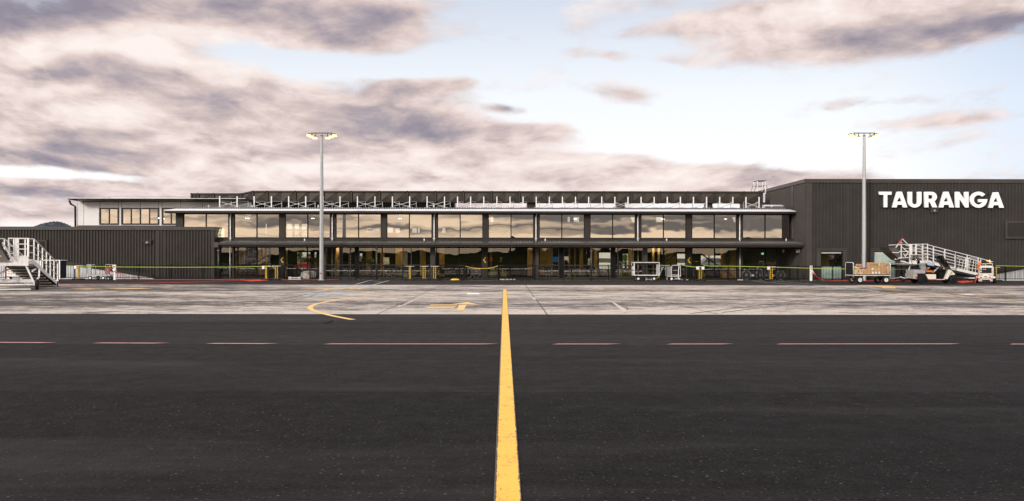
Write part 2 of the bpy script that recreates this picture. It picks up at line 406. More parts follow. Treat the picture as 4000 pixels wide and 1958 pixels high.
def concrete():
    m, nt, b, ob, pos = newmat('apron_concrete')
    x, y, z = separate(nt, pos)
    a = noise(nt, mapping(nt, pos, rot=(0, 0, R(24)), scale=(.6, 1.0, 1)), 1.25, 9, .74, .0)
    a2 = noise(nt, mapping(nt, pos, (9, 4, 0), (0, 0, R(-18)), (.35, .8, 1)), .42, 8, .70, .0)
    g = noise(nt, pos, 14, 6, .75); g2 = noise(nt, mapping(nt, pos, scale=(.6, 1.6, 1)), 3.2, 7, .72)
    w = (x * -1.0).ramp(4, 20) * .035 + x.ramp(6, 20) * .02
    near = y.ramp(24, 28, .035, 0.0) + (y - 37.5).abs().ramp(0, 3.5, .025, 0.0) + (y - 47).abs().ramp(0, 3, .02, 0) - (y - 29.5).abs().ramp(0, 2.0, .025, 0.0) - (y - 41).abs().ramp(0, 2.5, .025, 0)
    t = (a * .34 + a2 * .26 + g * .18 + g2 * .24 + near - w)
    col = cramp(nt, t.ramp(.444, .550, 0, 1, 'LINEAR'), [(0.0, (.050, .042, .039)), (.30, (.115, .099, .091)), (.58, (.27, .237, .218)), (1.0, (.47, .415, .375))])
    pit = voronoi(nt, mapping(nt, pos, scale=(1.0, .45, 1)), 5).ramp(.08, .30, .65, 0.0)
    col = cmix(nt, pit * g2.ramp(.4, .6), col, (.05, .043, .04))
    nt.links.new(col, b.inputs['Base Color']); b.inputs['Roughness'].default_value = .85
    b.inputs['Specular IOR Level'].default_value = .25
    bump(nt, b, g, .4, .01)
    return m
MT['concrete'] = concrete()
def paint(name, c, wear=.5, crack=False, bare=(.06, .055, .05)):
    m, nt, b, ob, pos = newmat(name)
    n = noise(nt, pos, 7, 8, .75); f = n.ramp(.60 - .12 * wear, .74 - .12 * wear)
    f = f * wear
    col = cmix(nt, noise(nt, pos, 1.5, 4, .6), tuple(q * .86 for q in c), tuple(min(1, q * 1.08) for q in c))
    if crack:
        cv = voronoi(nt, mapping(nt, pos, scale=(1, .7, 1)), 20, 'DISTANCE_TO_EDGE')
        cw = noise(nt, pos, 5, 4, .7).ramp(.47, .62)
        f = f.max(cv.ramp(.02, .06, .85, 0.0) * cw)
        # rough, sprayed edge along the stripe
        x, y, z = separate(nt, pos)
        e = noise(nt, mapping(nt, pos, scale=(1.6, .8, 1)), 26, 4, .85)
        ed = ((x - .028).abs()).ramp(.070, .094)
        f = f.max((ed * 1.0 + (e - .5) * 3.0).ramp(.35, .60) * ed.gt(.02))
    col = cmix(nt, f, col, bare)
    nt.links.new(col, b.inputs['Base Color']); b.inputs['Roughness'].default_value = .6
    return m
MT['pyel'] = paint('yellow_stripe', (.84, .45, .045), .25, True, (.035, .03, .027))
MT['pyel2'] = paint('yellow_marking', (.66, .42, .15), .9, False, (.22, .18, .15))
MT['pyel3'] = paint('yellow_guide', (.74, .47, .16), .6, False, (.20, .17, .14))
MT['ppink'] = paint('faded_red_marking', (.42, .19, .185), .7)
MT['pblue'] = paint('pale_blue_marking', (.42, .56, .66), .5, False, (.20, .18, .17))
MT['pwhite'] = paint('white_marking', (.78, .76, .74), .2, False, (.3, .27, .25))
MT['ppale'] = paint('pale_patch', (.50, .43, .39), .6, False, (.2, .17, .15))
MT['joint'] = mat('joint_sealant', (.020, .018, .017), .8, 0, .3, 2)
MT['field'] = mat('grass_field', (.030, .034, .012), .95, 0, .45, .08, spec=0.0)

def bluepat():
    m, nt, b, ob, pos = newmat('blue_check_fabric')
    x, y, z = separate(nt, mapping(nt, pos, rot=(0, R(20), 0)))
    f = ((x / .06)._m('FRACT').gt(.35)) * ((z / .05)._m('FRACT').gt(.4))
    nt.links.new(cmix(nt, f, (.55, .60, .68), (.07, .13, .28)), b.inputs['Base Color']); b.inputs['Roughness'].default_value = .8
    return m
MT['bluepat'] = bluepat()

MT['scuff'] = mat('rubber_mark', (.15, .13, .12), .9, 0, .45, 5, spec=.05)

MT['frost'] = mat('frosted_film', (.42, .52, .49), .7, 0, .08, 2)

# ================================================================== GROUND
def sheet(name, x0, x1, y0, y1, z, m, kind='structure'):
    o = M().quad((x0, y0, z), (x1, y0, z), (x1, y1, z), (x0, y1, z)).build(name, m); o['kind'] = kind; return o
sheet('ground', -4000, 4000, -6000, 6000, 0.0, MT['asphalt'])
sheet('grass_field', -3000, 3000, -5800, -38, 0.004, MT['field'])
Y0, Y1 = 24.0, 48.6
sheet('concrete_apron', -140, 140, Y0, Y1, 0.004, MT['concrete'])
def strip(name, pts, w, m, z=.009, name_kind='structure', closed=False, taper=None):
    """a painted line of real width w along ground points"""
    b = M(); pts = [Vector((p[0], p[1], 0)) for p in pts]; L = []; Rr = []
    for i, p in enumerate(pts):
        d = (pts[min(i + 1, len(pts) - 1)] - pts[max(i - 1, 0)]).normalized(); n = Vector((-d.y, d.x, 0)) * (w / 2)
        L.append((p.x + n.x, p.y + n.y, z)); Rr.append((p.x - n.x, p.y - n.y, z))
    for i in range(len(pts) - 1): b.quad(L[i], L[i + 1], Rr[i + 1], Rr[i])
    o = b.build(name, m); o['kind'] = 'structure'; return o
def gpl(pts): return [gp(a, b) for a, b in pts]
# long lead-in stripe (true width about 0.2 m)
yl = M(); ysx0 = [(0.0, 2.0)]
def stripe():
    b = M(); n = 40
    ya, yb = 2.0, gp(1972, 1132).y
    L = []; Rr = []
    for i in range(n + 1):
        yy = ya + (yb - ya) * i / n; cxx = .024
        for t, lst in ((-1, L), (1, Rr)): lst.append((cxx + t * .094, yy, .010))
    for i in range(n): b.quad(L[i], L[i + 1], Rr[i + 1], Rr[i])
    o = b.build('yellow_stripe', MT['pyel']); o['kind'] = 'structure'; return o
stripe()
# dashed faded red line across the asphalt
for x0, x1, ya, yb in ((-40, 192, 1339, 1340.5), (366, 632, 1341.5, 1342.5), (807, 1059, 1343.5, 1344.5), (1264, 1922, 1345.3, 1345.7),
                       (2154, 2402, 1345.8, 1345.8), (2600, 2844, 1345.8, 1345.6), (3028, 3732, 1345.6, 1345.2), (3936, 4100, 1346, 1346.3)):
    a = gp(x0, ya); c = gp(x1, yb); w = .13; k = .13
    b = M().quad((a.x, a.y - w / 2, .009), (c.x - k, c.y - w / 2, .009), (c.x + k, c.y + w / 2, .009), (a.x + (k if x0 > 0 else 0), a.y + w / 2, .009))
    struct(b.build('dashed_red_line', MT['ppink']))
# yellow hooked guide line
hook = [(2350, 1146.5), (1900, 1148), (1620, 1147.5), (1560, 1149), (1480, 1154), (1400, 1162), (1330, 1171), (1270, 1181), (1232, 1190), (1213, 1199), (1214, 1208), (1232, 1217),
        (1262, 1226), (1300, 1235), (1340, 1243), (1378, 1250)]
def smooth(pts, k=6):
    r = []
    for i in range(len(pts) - 1):
        p0, p1, p2, p3 = [Vector(pts[max(0, min(len(pts) - 1, j))]) for j in (i - 1, i, i + 1, i + 2)]
        for s in range(k):
            t = s / k
            r.append(.5 * ((2 * p1) + (p2 - p0) * t + (2 * p0 - 5 * p1 + 4 * p2 - p3) * t * t + (3 * p1 - p0 - 3 * p2 + p3) * t ** 3))
    r.append(Vector(pts[-1])); return r
G2 = [(a, b) for a, b in hook]
strip('hooked_guide_line', [(p.x, p.y) for p in smooth([gp(a, b) for a, b in G2[2:]], 5)], .17, MT['pyel3'], .0085)
strip('thin_guide_line', gpl([(1620, 1148), (1900, 1148.5), (2170, 1148.5)]), .10, MT['pyel2'], .0088)
strip('thin_guide_line', gpl([(1980, 1131.5), (2300, 1129), (2700, 1128), (3000, 1128.2), (3470, 1133)]), .14, MT['pyel2'], .0088)
strip('thin_guide_line', gpl([(1988, 1150), (2180, 1145), (2260, 1141), (2420, 1134), (2560, 1131), (3000, 1132), (3280, 1141), (3640, 1149)]), .13, MT['pyel2'], .0092)
strip('thin_guide_line', gpl([(2180, 1148.5), (2600, 1149), (3500, 1150), (3900, 1151.5), (4080, 1151)]), .09, MT['pyel2'], .0096)
strip('thin_guide_line', [(p.x, p.y) for p in smooth(gpl([(3470, 1133), (3560, 1139), (3700, 1153), (3820, 1165), (3950, 1176), (4080, 1187)]), 4)], .13, MT['pyel3'], .0094)
# parking markings in pale blue
for pts, w in (([(1195, 1148), (1390, 1112), (1443, 1096.5)], .07), ([(1220, 1163), (1420, 1124), (1520, 1096.5)], .07), ([(1180, 1157), (1220, 1163)], .05), ([(1375, 1113), (1422, 1117)], .05),
               ([(1443, 1097), (1500, 1103)], .05), ([(1275, 1131), (1335, 1138)], .05), ([(1055, 1168), (1180, 1148), (1390, 1112)], .05), ([(1220, 1163), (2090, 1164)], .045), ([(1060, 1169.5), (2090, 1171)], .045),
               ([(2935, 1098.5), (3260, 1125), (3430, 1140.5)], .07), ([(3020, 1098.5), (3300, 1121), (3435, 1140.5)], .07), ([(3430, 1141), (3330, 1140)], .07),
               ([(0, 1108), (110, 1101)], .06), ([(3900, 1103), (4060, 1107)], .06)):
    strip('pale_blue_line', gpl(pts), w, MT['pblue'], .0100)
a, b_, c, d = gp(2078, 1164), gp(2088, 1164), gp(2095, 1171), gp(2085, 1171)
struct(M().quad(*(Vector((q.x, q.y, .0105)) for q in (a, b_, c, d))).build('pale_blue_patch', MT['pblue']))
for q, mm in (([(1825, 1146), (1870, 1146), (1877, 1151), (1825, 1151)], 'pwhite'), ([(3740, 1149), (3790, 1149), (3815, 1152), (3775, 1152.5)], 'pwhite'),
              ([(1645, 1161), (1652, 1161), (1592, 1188), (1582, 1188)], 'ppale'), ([(1582, 1188.5), (1592, 1188.5), (1560, 1200), (1542, 1202)], 'ppale'),
              ([(2390, 1182), (2397, 1182), (2455, 1216), (2438, 1222)], 'ppale'),
              ([(2824, 1217), (2834, 1217), (2806, 1228), (2794, 1228)], 'ppale')):
    struct(M().quad(*(Vector((gp(*p).x, gp(*p).y, .0112)) for p in q)).build('pale_ground_patch', MT[mm]))
for x0 in (190, 320, 455, 590, 725): strip('faint_white_dash', gpl([(x0, 1145), (x0 + 86, 1146)]), .07, MT['pwhite'], .0101)
# letters and arrow painted for a pilot reading sideways
def gpoly(name, polys, m, z=.0107):
    b = M()
    for q in polys: b.add([(gp(*p).x, gp(*p).y, z) for p in q], [tuple(range(len(q)))])
    return struct(b.build(name, m))
gpoly('painted_letter', [[(1684, 1191.3), (1786, 1191.3), (1784, 1194), (1678, 1194)], [(1678, 1196), (1782, 1197), (1780, 1199.5), (1672, 1198.8)], [(1670, 1201.5), (1776, 1202), (1772, 1205.5), (1663, 1205.5)]], MT['pyel3'])
gpoly('painted_arrow', [[(1793, 1192.5), (1823, 1191.6), (1811, 1214.5), (1783, 1214.5)], [(1762, 1189.5), (1826, 1181.5), (1872, 1191.5), (1836, 1190.2), (1812, 1189.5)]], MT['pyel3'])
gpoly('painted_letter', [[(270, 1128.6), (350, 1128), (420, 1129.5), (340, 1131.5)], [(400, 1127.8), (460, 1126.8), (540, 1126.5), (600, 1129.5), (480, 1130)], [(0, 1122.5), (45, 1122), (30, 1124.5), (0, 1125.5)]], MT['pyel2'])
gpoly('painted_letter', [[(1150, 1129.5), (1290, 1127.6), (1400, 1130), (1270, 1132)], [(1340, 1126.5), (1370, 1126.5), (1470, 1131.5), (1400, 1132)]], MT['pyel2'])
gpoly('painted_arrow', [[(3340, 1115), (3480, 1116.5), (3520, 1122), (3440, 1122)], [(3440, 1122), (3500, 1121), (3498, 1127.5), (3450, 1127)]], MT['pyel2'])
# joints in the slab
for p, q, w in (((1728, 1113), (1474, 1228), .028), ((2052, 1114), (2137, 1229), .035), ((2440, 1118), (2640, 1190), .02), ((2640, 1190), (2800, 1228), .02)):
    strip('slab_joint', gpl([p, q]), w, MT['joint'], .0075)
strip('faint_red_line', gpl([(440, 1094.5), (640, 1101), (850, 1110)]), .05, MT['ppink'], .0085)
strip('faint_red_line', gpl([(1180, 1112), (1500, 1103), (1700, 1098)]), .06, MT['ppink'], .0085)
strip('faint_red_line', gpl([(3200, 1101), (3700, 1103), (4050, 1115)]), .06, MT['ppink'], .0085)
strip('faint_yellow_dash', gpl([(1126, 1101), (1165, 1103)]), .07, MT['pyel3'], .0085)
strip('faint_yellow_dash', gpl([(1185, 1101), (1208, 1100)]), .07, MT['pyel3'], .0085)
strip('white_edge_line', gpl([(1828, 1096), (1945, 1097)]), .06, MT['pwhite'], .0085)
# strip of weeds along the fence foot
wd = M(); wr = random.Random(3)
for i in range(2600):
    xx = wr.uniform(-35, 37); yy = 58.42 + wr.gauss(0, .05); hh = wr.uniform(.01, .045); t = wr.uniform(0, 3.1)
    dx, dy = math.cos(t) * .02, math.sin(t) * .02
    wd.add([(xx - dx, yy - dy, 0), (xx + dx, yy + dy, 0), (xx + dy, yy + dx, hh)], [(0, 1, 2)])
tag(wd.build('weeds', mat('dry_grass', (.26, .22, .09), .9, 0, .4, 3)), 'thin dry grass along the foot of the black fence', 'grass', kind='stuff')

# ------------------------------------------------------------------ hills
def hill(name, prof, D, depth, m, back=False, seg=26, bumpy=.0, seed=1):
    """prof = (x, z) skyline; a rounded solid ridge behind it"""
    rr = random.Random(seed); b = M(); vs = []; fs = []; s = -1 if back else 1
    n = len(prof)
    for j in range(seg + 1):
        t = j / seg; yy = D + depth * (t - .5); h = math.sin(math.pi * t) ** .7 if 0 < t < 1 else 0
        for i, (xx, zz) in enumerate(prof):
            vs.append((xx + rr.uniform(-1, 1) * bumpy, s * yy, max(0, zz * h + (rr.uniform(-1, 1) * bumpy if h else 0)) - (.5 if not h else 0)))
    for j in range(seg):
        for i in range(n - 1):
            fs.append((j * n + i, j * n + i + 1, (j + 1) * n + i + 1, (j + 1) * n + i))
    return struct(b.add(vs, fs).build(name, m, smooth=False))
# wooded headland behind the low wing
def headland():
    rr = random.Random(11); D = 2600.0; vs = []; fs = []
    base = [(120, 897), (136, 890), (150, 885), (160, 880.5), (172, 876), (185, 872), (198, 869.5), (212, 867.5), (222, 867), (232, 868), (240, 870), (247, 873.5), (256, 879), (264, 885), (275, 893), (288, 900)]
    prof = []
    for i in range(len(base) - 1):
        for k in range(8):
            t = k / 8; prof.append((base[i][0] + (base[i + 1][0] - base[i][0]) * t, base[i][1] + (base[i + 1][1] - base[i][1]) * t))
    pts = [(P(a, b, D).x, P(a, b, D).z) for a, b in prof]
    b = M(); n = len(pts); seg = 22
    for j in range(seg + 1):
        t = j / seg; h = math.sin(math.pi * t) ** .55 if 0 < t < 1 else 0
        for i, (xx, zz) in enumerate(pts):
            tree = (math.sin(i * 1.1 + j * 2.3) + math.sin(i * .63 - j * 1.7)) * .9 + rr.uniform(-1.2, 1.2)
            vs.append((xx, D + 260 * (t - .5), max(-1, zz * h + (tree if h else 0))))
    for j in range(seg):
        for i in range(n - 1): fs.append((j * n + i, j * n + i + 1, (j + 1) * n + i + 1, (j + 1) * n + i))
    struct(b.add(vs, fs).build('hill', MT['hill']))
headland()
# ridges behind the photographer, seen in the glass
rr = random.Random(5)
def ridge_h(x):   # skyline height in metres at 1500 m
    return 9.5 + 4.0 * math.sin(x * .0052 + 1) + 2.6 * math.sin(x * .013) + 1.3 * math.sin(x * .041 + 2) + (3.0 if x < -150 else 0)
hill('rear_hill', [(xx, max(3, ridge_h(xx) + rr.uniform(-.5, .5))) for xx in range(-2600, 2600, 14)], 1500, 500, MT['hillr'], True, 10, 0)
def far_mound(px, w, h, D=3000):
    X = (px - CX) / F * (D + 124)
    hill('rear_hill', [(X + w * t, h * max(0, 1 - abs(t) ** 2.4) ** .8 + rr.uniform(-1, 1)) for t in [q / 14 for q in range(-14, 15)]], D, 300, MT['hillr'], True, 8, 0)
for q in ((2037, 32, 74), (2945, 44, 84), (3025, 36, 72), (2320, 30, 50)): far_mound(*q)

# ================================================================== BUILDINGS
DW, DH, DF_, DE = 62.0, 59.5, 58.5, 59.6
def corr(b, a0, a1, z0, z1, base, pitch=.235, dep=.042, axis='x', sgn=-1, rw=.30, z1b=None):
    """ribbed cladding sheet: runs along axis from a0 to a1, ribs stand out towards sgn"""
    z1b = z1 if z1b is None else z1b
    prof = []; a = a0; e = .12 * pitch; k0 = math.ceil(a0 / pitch); pts = [(a0, 0)]
    while k0 * pitch < a1:
        s = k0 * pitch
        for q, d in ((s, 0), (s + e, dep), (s + e + rw * pitch, dep), (s + 2 * e + rw * pitch, 0), (s + .62 * pitch, 0), (s + .66 * pitch, .009), (s + .74 * pitch, .009), (s + .78 * pitch, 0)):
            if a0 < q < a1: pts.append((q, d))
        k0 += 1
    pts.append((a1, pts[-1][1]))
    vs = []
    for q, d in pts:
        zt = z1 + (z1b - z1) * (q - a0) / (a1 - a0)
        if axis == 'x': vs += [(q, base + sgn * d, z0), (q, base + sgn * d, zt)]
        else: vs += [(base + sgn * d, q, z0), (base + sgn * d, q, zt)]
    b.add(vs, [(2 * i, 2 * i + 2, 2 * i + 3, 2 * i + 1) for i in range(len(pts) - 1)]); return b
def wpos(px, py, D): p = P(px, py, D); return p.x, p.z
PR = random.Random(21)
def window(parent, x0, x1, z0, z1, y, xs, gm, fw=.045, fd=.10, mw=None, fm=None, pane=True, rails=()):
    """window part with pane sub-parts; xs = mullion centres"""
    mw = mw or fw; fm = fm or MT['black']; b = M()
    b.box((x0, y, z0), (x0 + fw, y + fd, z1)); b.box((x1 - fw, y, z0), (x1, y + fd, z1))
    b.box((x0 + fw, y, z1 - fw), (x1 - fw, y + fd, z1)); b.box((x0 + fw, y, z0), (x1 - fw, y + fd, z0 + fw))
    for q in xs: b.box((q - mw / 2, y - .004, z0 + fw), (q + mw / 2, y + fd, z1 - fw))
    for q in rails: b.box((x0 + fw, y + .006, q - .02), (x1 - fw, y + fd, q + .02))
    w = b.build('window', fm, parent)
    edges = [x0 + fw] + [t for q in xs for t in (q - mw / 2, q + mw / 2)] + [x1 - fw]
    for i in range(0, len(edges), 2):
        a_, t_, s_ = PR.uniform(-.005, .005), PR.uniform(-.0016, .0016), 0; ym = y + fd * .5
        M().quad((edges[i], ym - a_ - t_, z0 + fw), (edges[i + 1], ym + a_ - t_, z0 + fw), (edges[i + 1], ym + a_ + t_, z1 - fw), (edges[i], ym - a_ + t_, z1 - fw)).build('pane', gm, w)
    return w
XA = -19.0
# --------------------------- main terminal hall
term = thing('terminal_building', 'long dark bronze two storey terminal with a glazed upper hall and a lower awning', 'building', (0, 62, 0))
U0, U1 = 2.995, 4.74
xL, xR = PX(686, DW), PX(3110, DW)
P0, PITCH, GW = 915.0, 198.6, 176.0
# between-floor band, head band, piers
b = M()
b.box((xL, DW - .02, 2.70), (xR, DW + .14, U0 - .01)); b.box((xL, DW - .02, U1 + .002), (xR, DW + .14, 5.10))
b.box((xL, DW - .055, U0 - .030), (xR, DW - .022, U0 - .012))
b.box((xL, DW, U0 - .008), (PX(714, DW), DW + .12, U1))
b.box((PX(3047, DW) + 1.2, DW, 0.0), (xR, DW + .12, U1))
b.build('wall', MT['trim'], term)
wins = []
for i in range(-1, 11):
    a = P0 + PITCH * i; x0, x1 = PX(a, DW), PX(a + GW, DW)
    if i == 10: x1 = PX(3083, DW)
    xm = PX(a + GW / 2, DW)
    window(term, x0, x1, U0, U1, DW + .01, [xm], MT['glassU'], .035, .10, .07)
    if i < 10:
        pr = M().box((x1 + .002, DW - .03, U0 - .009), (PX(a + PITCH, DW) - .002, DW + .13, U1))
        pr.build('pier', MT['trim'], term)
# ground floor bays:  (left px, right px, mullions, depth)
GZ = 2.30
bays = [(853, 908, [], DW), (915, 1091, [1003], DW), (1112, 1262, [1200], DW), (1704, 1881, [1793], DW), (1905, 2082, [1994], DW), (2519, 2679, [2592], DW), (2703, 2880, [2792], DW), (2901, 3035, [2990], DW)]
lob = [(1270, 1683, [1310, 1368, 1401, 1472, 1574, 1606], 61.2), (2103, 2513, [2183, 2203, 2312, 2386, 2414, 2470], 61.2)]
for a0, a1, ms, D in bays:
    window(term, PX(a0, D), PX(a1, D), 0.02, GZ, D + .01, [PX(q, D) for q in ms], MT['glassL'], .04, .10, .075, rails=(1.02,))
pl = [(880, 915), (1091, 1112), (1881, 1905), (2082, 2096), (2679, 2703), (2880, 2901)]
for a0, a1 in pl:
    if a0 == 880: continue
    M().box((PX(a0, DW) + .002, DW - .06, 0), (PX(a1, DW) - .002, DW + .13, 2.69)).build('pier', MT['trim'], term)
M().box((PX(908, DW) + .002, DW - .06, 0), (PX(915, DW) - .002, DW + .13, 2.69)).build('pier', MT['trim'], term)
for h0, h1 in ((xL, PX(1262, DW)), (PX(1686, DW), PX(2096, DW)), (PX(2516, DW), xR)): M().box((h0, DW - .015, GZ + .002), (h1, DW + .12, 2.69)).build('window_head', MT['black'], term)
M().box((xL, DW - .10, 0.002), (xR, DW - .062, .05)).build('plinth', MT['trim2'], term)
for a0, a1, ms, D in lob:
    x0, x1 = PX(a0, D), PX(a1, D)
    window(term, x0, x1, 0.10, GZ, D, [PX(q, D) for q in ms], MT['glassL'], .05, .09, .055, MT['trim2'], rails=(1.02,))
    lb = M(); lb.box((x0 - .20, D - .02, 0.002), (x0 - .002, D + .78, 2.66)); lb.box((x1 + .002, D - .02, 0.002), (x1 + .30, D + .78, 2.66))
    lb.box((x0, D - .01, GZ + .002), (x1, D + .7, 2.66)); lb.box((x0, D - .01, .002), (x1, D + .1, .098))
    lb.build('lobby_frame', MT['trim2'], term)
    for q0, q1 in ((1386, 1402), (2184, 2202), (2386, 2404)):
        if a0 < q0 < a1: M().box((PX(q0, D), D - .03, .1), (PX(q1, D), D + .12, GZ)).build('door_post', MT['black'], term)
# manifestation band on the glass: rows of little white triangles
dec = M(); rd = random.Random(2)
def deco(x0, x1, y, zc, h=.026, p=.062):
    q = x0
    while q < x1 - p:
        a = h * rd.uniform(.6, 1.0); up = rd.random() < .5; zz = zc + rd.uniform(-.008, .008)
        if rd.random() < .88:
            if up: dec.add([(q, y, zz - a), (q + p * .9, y, zz - a), (q + p * .45, y, zz + a)], [(0, 1, 2)])
            else: dec.add([(q, y, zz + a), (q + p * .9, y, zz + a), (q + p * .45, y, zz - a)], [(0, 1, 2)])
        q += p
for a0, a1, ms, D in bays: deco(PX(a0, D) + .05, PX(a1, D) - .05, D + .045, .735)
for a0, a1, ms, D in lob: deco(PX(a0, D) + .05, PX(a1, D) - .05, D + .035, .60, .03); deco(PX(a0, D) + .05, PX(a1, D) - .05, D + .60, .72, .022)
dec.build('glass_decal', MT['white'], term)
# chevrons
for q, k in ((1101, 1016), (1893, 1016), (2692, 1017)):
    xx, zz = wpos(q, k, DW - .1); s = .0188
    pts = [(7.5, 10.5), (2.2, 10.5), (-6.5, 0), (2.2, -10.5), (7.5, -10.5), (-1.0, 0)]
    M().prism([(xx + a * s, DW - .066, zz + c * s) for a, c in [(7, 11), (1.5, 11), (-6.5, 0), (1.5, -11), (7, -11), (-1.2, 0)]], (0, -.006, 0)).build('chevron_marking', MT['yellow'], term)
# upper eave: bright folded gutter top over a dark fascia
EY = 61.15
eb = M(); ex0, ex1 = P(641, 825, EY).x, P(3109, 829, EY).x
eb.prism([(ex0, EY, 4.965), (ex0, EY + .02, 4.99), (ex0 + .55, EY + .62, 5.115), (ex0 + .55, EY + .62, 5.06), (ex0, EY + .02, 4.95)], (ex1 - ex0, 0, 0)) if False else None
eb.add([(ex0, EY, 4.96), (ex1, EY, 4.96), (ex1 - .25, EY + .62, 5.11), (ex0 + .55, EY + .62, 5.11), (ex0, EY, 4.93), (ex1, EY, 4.93), (ex1 - .25, EY + .62, 5.07), (ex0 + .55, EY + .62, 5.07)],
       [(0, 1, 2, 3), (4, 7, 6, 5), (0, 4, 5, 1), (1, 5, 6, 2), (2, 6, 7, 3), (3, 7, 4, 0)])
eb.build('eave_flashing', MT['galvroof'], term)
M().box((ex0, EY - .012, 4.925), (ex1, EY - .002, 4.955)).build('gutter_edge', MT['white'], term)
M().box((ex0 + .01, EY + .03, 4.80), (ex1 - .02, EY + .75, 4.928)).build('fascia', MT['trim'], term)
M().box((ex0 + .012, EY + .05, 4.76), (ex1 - .04, DW - .03, 4.798)).build('soffit', MT['black'], term)
# ribbed main roof
def rib_roof(b, x0, x1, y0, z0, y1, z1, pitch, dep):
    prof = []; q = x0
    while q < x1:
        for t, d in ((0, dep), (.28, dep), (.42, 0), (.86, 0)):
            if q + t * pitch < x1: prof.append((q + t * pitch, d))
        q += pitch
    prof.append((x1, 0)); vs = []
    for q, d in prof: vs += [(q, y0, z0 + d), (q, y1, z1 + d)]
    b.add(vs, [(2 * i, 2 * i + 2, 2 * i + 3, 2 * i + 1) for i in range(len(prof) - 1)])
    vs2 = []
    for q, d in prof: vs2 += [(q, y0, z0 - .05), (q, y0, z0 + d)]
    b.add(vs2, [(2 * i, 2 * i + 2, 2 * i + 3, 2 * i + 1) for i in range(len(prof) - 1)])
rb = M(); rx0, rx1 = P(676, 812, 61.9).x, P(3078, 812, 61.9).x
rib_roof(rb, rx0, rx1, 61.85, 5.17, 67.8, 5.44, .178, .055)
rb.build('roof', MT['dkmetal'], term)
rc = M(); q = rx0 + .178 * .42
while q < rx1 - .2:
    rc.quad((q + .012, 61.846, 5.16), (q + .068, 61.846, 5.16), (q + .088, 61.846, 5.192), (q - .008, 61.846, 5.192)); q += .178
rc.build('roof_end_closer', MT['galvroof'], term)
M().box((rx0, 61.86, 5.112), (rx1, 62.2, 5.118)).build('roof_edge', MT['black'], term)
# awning
AY = DE; ax0, ax1 = P(853, 951, AY).x, P(3150, 955, AY).x
ab = M(); ab.box((ax0, AY, 2.445), (ax1, AY + .16, 2.575))
ab.box((ax0, AY - .012, 2.552), (ax1, AY - .001, 2.572)); ab.box((ax0, AY - .008, 2.49), (ax1, AY - .001, 2.502))
q = ax0
while q < ax1: ab.box((q, AY - .02, 2.447), (q + .02, AY - .0125, 2.57)); q += .60
ab.build('awning_gutter', MT['trim2'], term)
ar = M(); rib_roof(ar, ax0 + .02, ax1 - .02, AY + .10, 2.585, DW - .03, 2.79, .2135, .040); ar.build('awning_roof', MT['trim2'], term)
M().box((ax0, AY + .20, 2.33), (ax1, AY + .32, 2.425)).build('awning_beam', MT['trim2'], term)
M().box((ax0, AY + .33, 2.40), (ax1, DW - .1, 2.43)).build('awning_soffit', MT['black'], term)
M().box((ax0 - .32, AY - .03, 2.26), (ax0 - .004, AY + .5, 2.62)).build('awning_end_box', MT['trim2'], term)
for px in (853, 1471, 2310, 3147):
    xx = P(px, 1000, AY + .22).x
    pp = M().tube([(xx, AY + .24, .0), (xx, AY + .24, 2.33)], .062, 10).build('awning_post', MT['trim2'], term, True)
    M().box((xx - .085, AY + .17, 2.04), (xx + .085, AY + .33, 2.06)).build('clamp', MT['galv'], pp)
# downpipes on the facade
for i in (-1, 1, 3, 5, 7, 9):
    xx = PX(P0 + PITCH * i + GW + 10.5, DW) - .02
    pp = M().tube([(xx + .06, DW - .14, 4.80), (xx + .03, DW - .15, 4.66), (xx, DW - .12, 4.52), (xx, DW - .12, 2.86), (xx, DW - .18, 2.80)], .042, 8).build('downpipe', MT['alu'], term, True)
    M().box((xx - .12, DW - .17, 2.945), (xx + .12, DW - .06, 2.965)).build('clamp', MT['alu'], pp)
    M().tube([(xx + .0, DW - .2, 2.33), (xx, DW - .2, 0.0)], .030, 8).build('downpipe', MT['alu'], term, True)
# little roof anchors
def anchor(px, py, D):
    p = P(px, py, D)
    t = thing('roof_anchor', None, 'roof anchor', p)
    M().tube([p, p + Vector((0, 0, .16))], .045, 8).build('base', MT['white'], t, True)
    M().tube([p + Vector((0, 0, .16)), p + Vector((0, 0, .24))], .018, 6).build('ring', MT['galv'], t, True)
    return t
wh = ['over the second bay of the awning', 'over the fourth bay of the awning', 'over the sixth bay of the awning', 'over the ninth bay of the awning', 'at the far end of the awning beside the hangar']
for k, (px, nm) in enumerate(((1190, 'left of the floodlight pole'), (1657, 'above the double striped posts'), (2130, 'above the second glazed lobby'), (2604, 'above the trolley seen end on'), (3071, 'beside the hangar wall'))):
    tag(anchor(px, 942.5, 61.3), 'white roof anchor on the awning ' + nm, 'roof anchor', 'white roof anchors')
for k, (px, nm) in enumerate(((815, 'left of the first brace frame'), (985, 'between the first two brace frames'), (1243, 'just behind the left lamp pole'), (1695, 'between two white posts over the fifth bay'), (2581, 'between two white posts over the ninth bay'), (3015, 'at the right end by the hangar wall'))):
    tag(anchor(px, 811.5, 62.3), 'white roof anchor on the upper roof ' + nm, 'roof anchor', 'white roof anchors')

